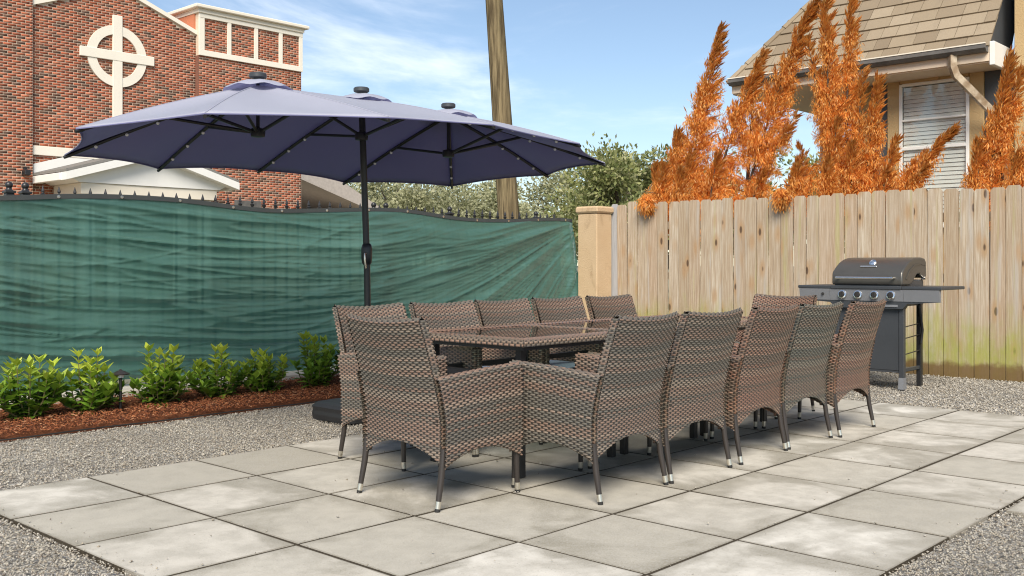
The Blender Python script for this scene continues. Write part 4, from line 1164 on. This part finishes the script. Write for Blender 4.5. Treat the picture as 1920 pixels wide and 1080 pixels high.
bulb = G().lathe([(.001, -.012)] + [(.012 * math.sin(a), -.012 * math.cos(a)) for a in np.linspace(.4, 2.7, 6)] + [(.001, .012)], n=8).mesh('bulb', 60); bulb.materials.append(M['bulb'])
for h, v in seq:
    rb = put('rib', G().tube([on_canopy(h, v, b) for b in np.linspace(.03, .985, 9)], .0125, 6), M['black_metal'], par, 60)
    for b in (.52, .68, .84):
        p = on_canopy(h, v, b); put('bulb', bulb, None, rb, loc=(p.x, p.y, p.z - .014))
    put('rib_tip', G().tube([on_canopy(h, v, .965), on_canopy(h, v, 1.005)], [.014, .011], 8), M['black_metal'], rb, 60)
    c = HB[h]; s0 = Vector((c.x, c.y, runz[h])); s1 = on_canopy(h, v, .46); d = Vector((v.x - c.x, v.y - c.y, 0)).normalized()
    put('strut', G().tube([s0 + d * .03, s1 - Vector((0, 0, .008))], .0115, 6), M['black_metal'], par, 60)
for a, b in (('M', 'L'), ('M', 'R')):
    ca, cb = HB[a], HB[b]
    put('ridge_beam', G().tube([(ca.x, ca.y, ca.z - .03), (cb.x, cb.y, cb.z - .03)], .014, 6), M['black_metal'], par, 60)
    put('strut', G().tube([(ca.x, ca.y, runz['M']), (ca.x * .35 + cb.x * .65, ca.y, ca.z - .04)], .011, 6), M['black_metal'], par, 60)
for h, c in HB.items():
    put('runner', G().lathe([(.02, -.035), (.045, -.03), (.05, 0), (.045, .022), (.02, .03)], (c.x, c.y, runz[h]), 14), M['black_metal'], par, 40)
    if h != 'M': put('stem', G().tube([(c.x, c.y, runz[h]), (c.x, c.y, c.z + .01)], .012, 8), M['black_metal'], par, 60)
put('pole', G().tube([(2.985, .652, .1), (2.97, .656, 1.1), (2.93, .67, 2.29)], [.024, .024, .0235], 16), M['black_metal'], par, 60)
crank = put('crank_housing', G().lathe([(.026, -.085), (.036, -.07), (.04, -.03), (.04, .035), (.034, .06), (.026, .07)], (2.968, .656, 1.17), 16), M['black_metal'], par, 40)
put('crank_handle', G().tube([(2.94, .63, 1.17), (2.905, .60, 1.165), (2.90, .595, 1.12), (2.915, .60, 1.06)], .0065, 8), M['ferrule'], crank, 60)
def bag(a, b):
    an = a * 2 * math.pi; cx_, sx_ = math.cos(an), math.sin(an)
    sq = lambda q: math.copysign(abs(q) ** .28, q)
    prof = [(.0, .118), (.6, .122), (.93, .112), (1.0, .09), (.985, .062), (1.0, .035), (.985, 0), (.9, -.005)]
    q = b * (len(prof) - 1); i_ = min(len(prof) - 2, int(q)); f_ = q - i_
    r_ = lerp(prof[i_][0], prof[i_ + 1][0], f_); z_ = lerp(prof[i_][1], prof[i_ + 1][1], f_)
    return (3.02 + .46 * r_ * sq(cx_), .585 + .245 * r_ * sq(sx_), z_ + .006 * mnoise.noise(Vector((r_ * cx_ * 6, r_ * sx_ * 4, 1))))
put('weight_bag', G().grid(bag, 72, 28), M['bag'], par, 50)

# ------------------------------------------------------------------ gas grill
gr = tag(empty('gas_grill', (7.25, -1.34, 0)), 'grey gas grill with closed lid and side shelves before the board fence', 'grill')
ly0, ly1 = -1.66, -1.02
prof = [(6.985, .905), (6.982, .93), (6.985, 1.0), (6.997, 1.022), (7.05, 1.06), (7.12, 1.1), (7.2, 1.128), (7.3, 1.146), (7.42, 1.15), (7.5, 1.14), (7.535, 1.11), (7.54, 1.0), (7.54, .96), (7.43, .975), (7.38, 1.005), (7.32, 1.0), (7.22, .93), (7.16, .905)]
lid = put('lid', G().prism(prof, 'y', ly0, ly1), M['grill_lid'], gr)
bv = lid.modifiers.new('bevel', 'BEVEL'); bv.width = .012; bv.segments = 3; bv.limit_method = 'ANGLE'; bv.angle_limit = R(45)
shade(lid.data, 38)
put('lid_rib', G().prism([(7.06, .96), (7.13, 1.03), (7.25, 1.085), (7.4, 1.1), (7.5, 1.09), (7.5, 1.078), (7.4, 1.087), (7.255, 1.072), (7.14, 1.02), (7.072, .955)], 'y', ly0 - .006, ly0 + .004), M['grill_lid'], lid)
put('handle', G().tube([(6.93, -1.60, .968), (6.93, -1.08, .968)], .011, 10), M['chrome'], lid, 60)
for y_ in (-1.59, -1.09): put('handle_post', G().tube([(6.93, y_, .968), (6.985, y_, .968)], .012, 10), M['chrome'], lid, 60)
put('thermometer', G().lathe([(.03, 0), (.032, .006), (.02, .012), (.004, .016)], (7.115, -1.345, 1.10), 16, Matrix.Rotation(R(-55), 3, 'Y')), M['chrome'], lid, 50)
put('name_plate', G().box(-.008, .008, -.075, .075, 0, .006, .002, Matrix.Translation((7.055, -1.33, 1.066)) @ Matrix.Rotation(R(-40), 4, 'Y')), M['chrome'], lid)
put('firebox', G().box(7.0, 7.52, ly0 + .02, ly1 - .02, .72, .95, .01), M['grill_dark'], gr)
put('hinge', G().tube([(7.47, ly0 - .02, .965), (7.47, ly0 + .02, .965)], .016, 10), M['chrome'], lid, 50)
# shelves and control panel
for (y0, y1) in ((-2.0, -1.66), (-1.02, -.70)):
    put('side_shelf', G().box(6.96, 7.52, y0, y1, .868, .896, .006), M['grill_dark'], gr)
put('front_trim', G().box(6.955, 6.998, -1.658, -1.022, .868, .897, .005), M['grill_dark'], gr)
for (y0, y1) in ((-1.98, -1.675), (-1.673, -1.005), (-1.003, -.71)):
    put('control_panel', G().prism([(6.965, .867), (7.01, .867), (7.01, .765), (6.985, .765)], 'y', y0, y1), M['grill_panel'], gr)
put('side_skirt', G().prism([(-1.978, .764), (-1.7, .745), (-1.66, .70), (-1.05, .70), (-1.0, .745), (-.72, .764)], 'x', 6.99, 7.05), M['grill_dark'], gr)
put('badge', G().box(6.982, 6.99, -1.62, -1.5, .715, .735, .002), M['grill_panel'], gr)
for y_ in (-1.125, -1.27, -1.42, -1.567):
    Mk = Matrix.Rotation(R(-90 + 11), 3, 'Y')
    kb = put('knob', G().lathe([(.037, 0), (.04, .006), (.037, .012), (.028, .014), (.027, .016)], (6.972, y_, .817), 22, Mk), M['chrome'], gr, 40)
    put('knob_grip', G().lathe([(.026, .014), (.024, .03), (.004, .031)], (6.972, y_, .817), 16, Mk).box(6.925, 6.962, y_ - .007, y_ + .007, .795, .84, .003), M['rubber'], kb)
put('igniter', G().lathe([(.012, 0), (.012, .01), (.004, .012)], (6.972, -.94, .82), 12, Matrix.Rotation(R(-80), 3, 'Y')), M['rubber'], gr, 40)
put('cabinet_door', G().box(7.035, 7.06, -1.61, -1.06, .16, .705, .004), M['grill_dark'], gr)
put('cabinet_floor', G().box(7.04, 7.44, -1.62, -1.05, .14, .16), M['grill_dark'], gr)
for y_ in (-1.635, -1.045):
    for x_ in (7.05, 7.44):
        put('leg', G().box(x_ - .025, x_ + .025, y_ - .02, y_ + .02, .07 if x_ < 7.2 else 0, .78, .004), M['grill_dark' if x_ < 7.2 else 'black_metal'], gr)
    put('foot', G().prism([(7.015, .0), (7.09, .0), (7.078, .1), (7.022, .1)], 'y', y_ - .023, y_ + .023), M['grill_panel'], gr)
    put('foot_bar', G().box(7.07, 7.42, y_ - .012, y_ + .012, .15, .18, .003), M['grill_dark'], gr)
    put('brace', G().tube([(7.07, y_, .68), (7.2, y_, .76)], .012, 6), M['grill_dark'], gr, 60)
for z_ in (.30, .44, .54):
    put('tank_rack', G().tube([(7.07, -1.645, z_), (7.42, -1.645, z_ + .02)], .005, 6), M['black_metal'], gr, 60)
put('gas_hose', G().tube([(7.40, -1.645, .72), (7.41, -1.66, .6), (7.43, -1.665, .5), (7.41, -1.66, .38)], .012, 8), M['rubber'], gr, 60)
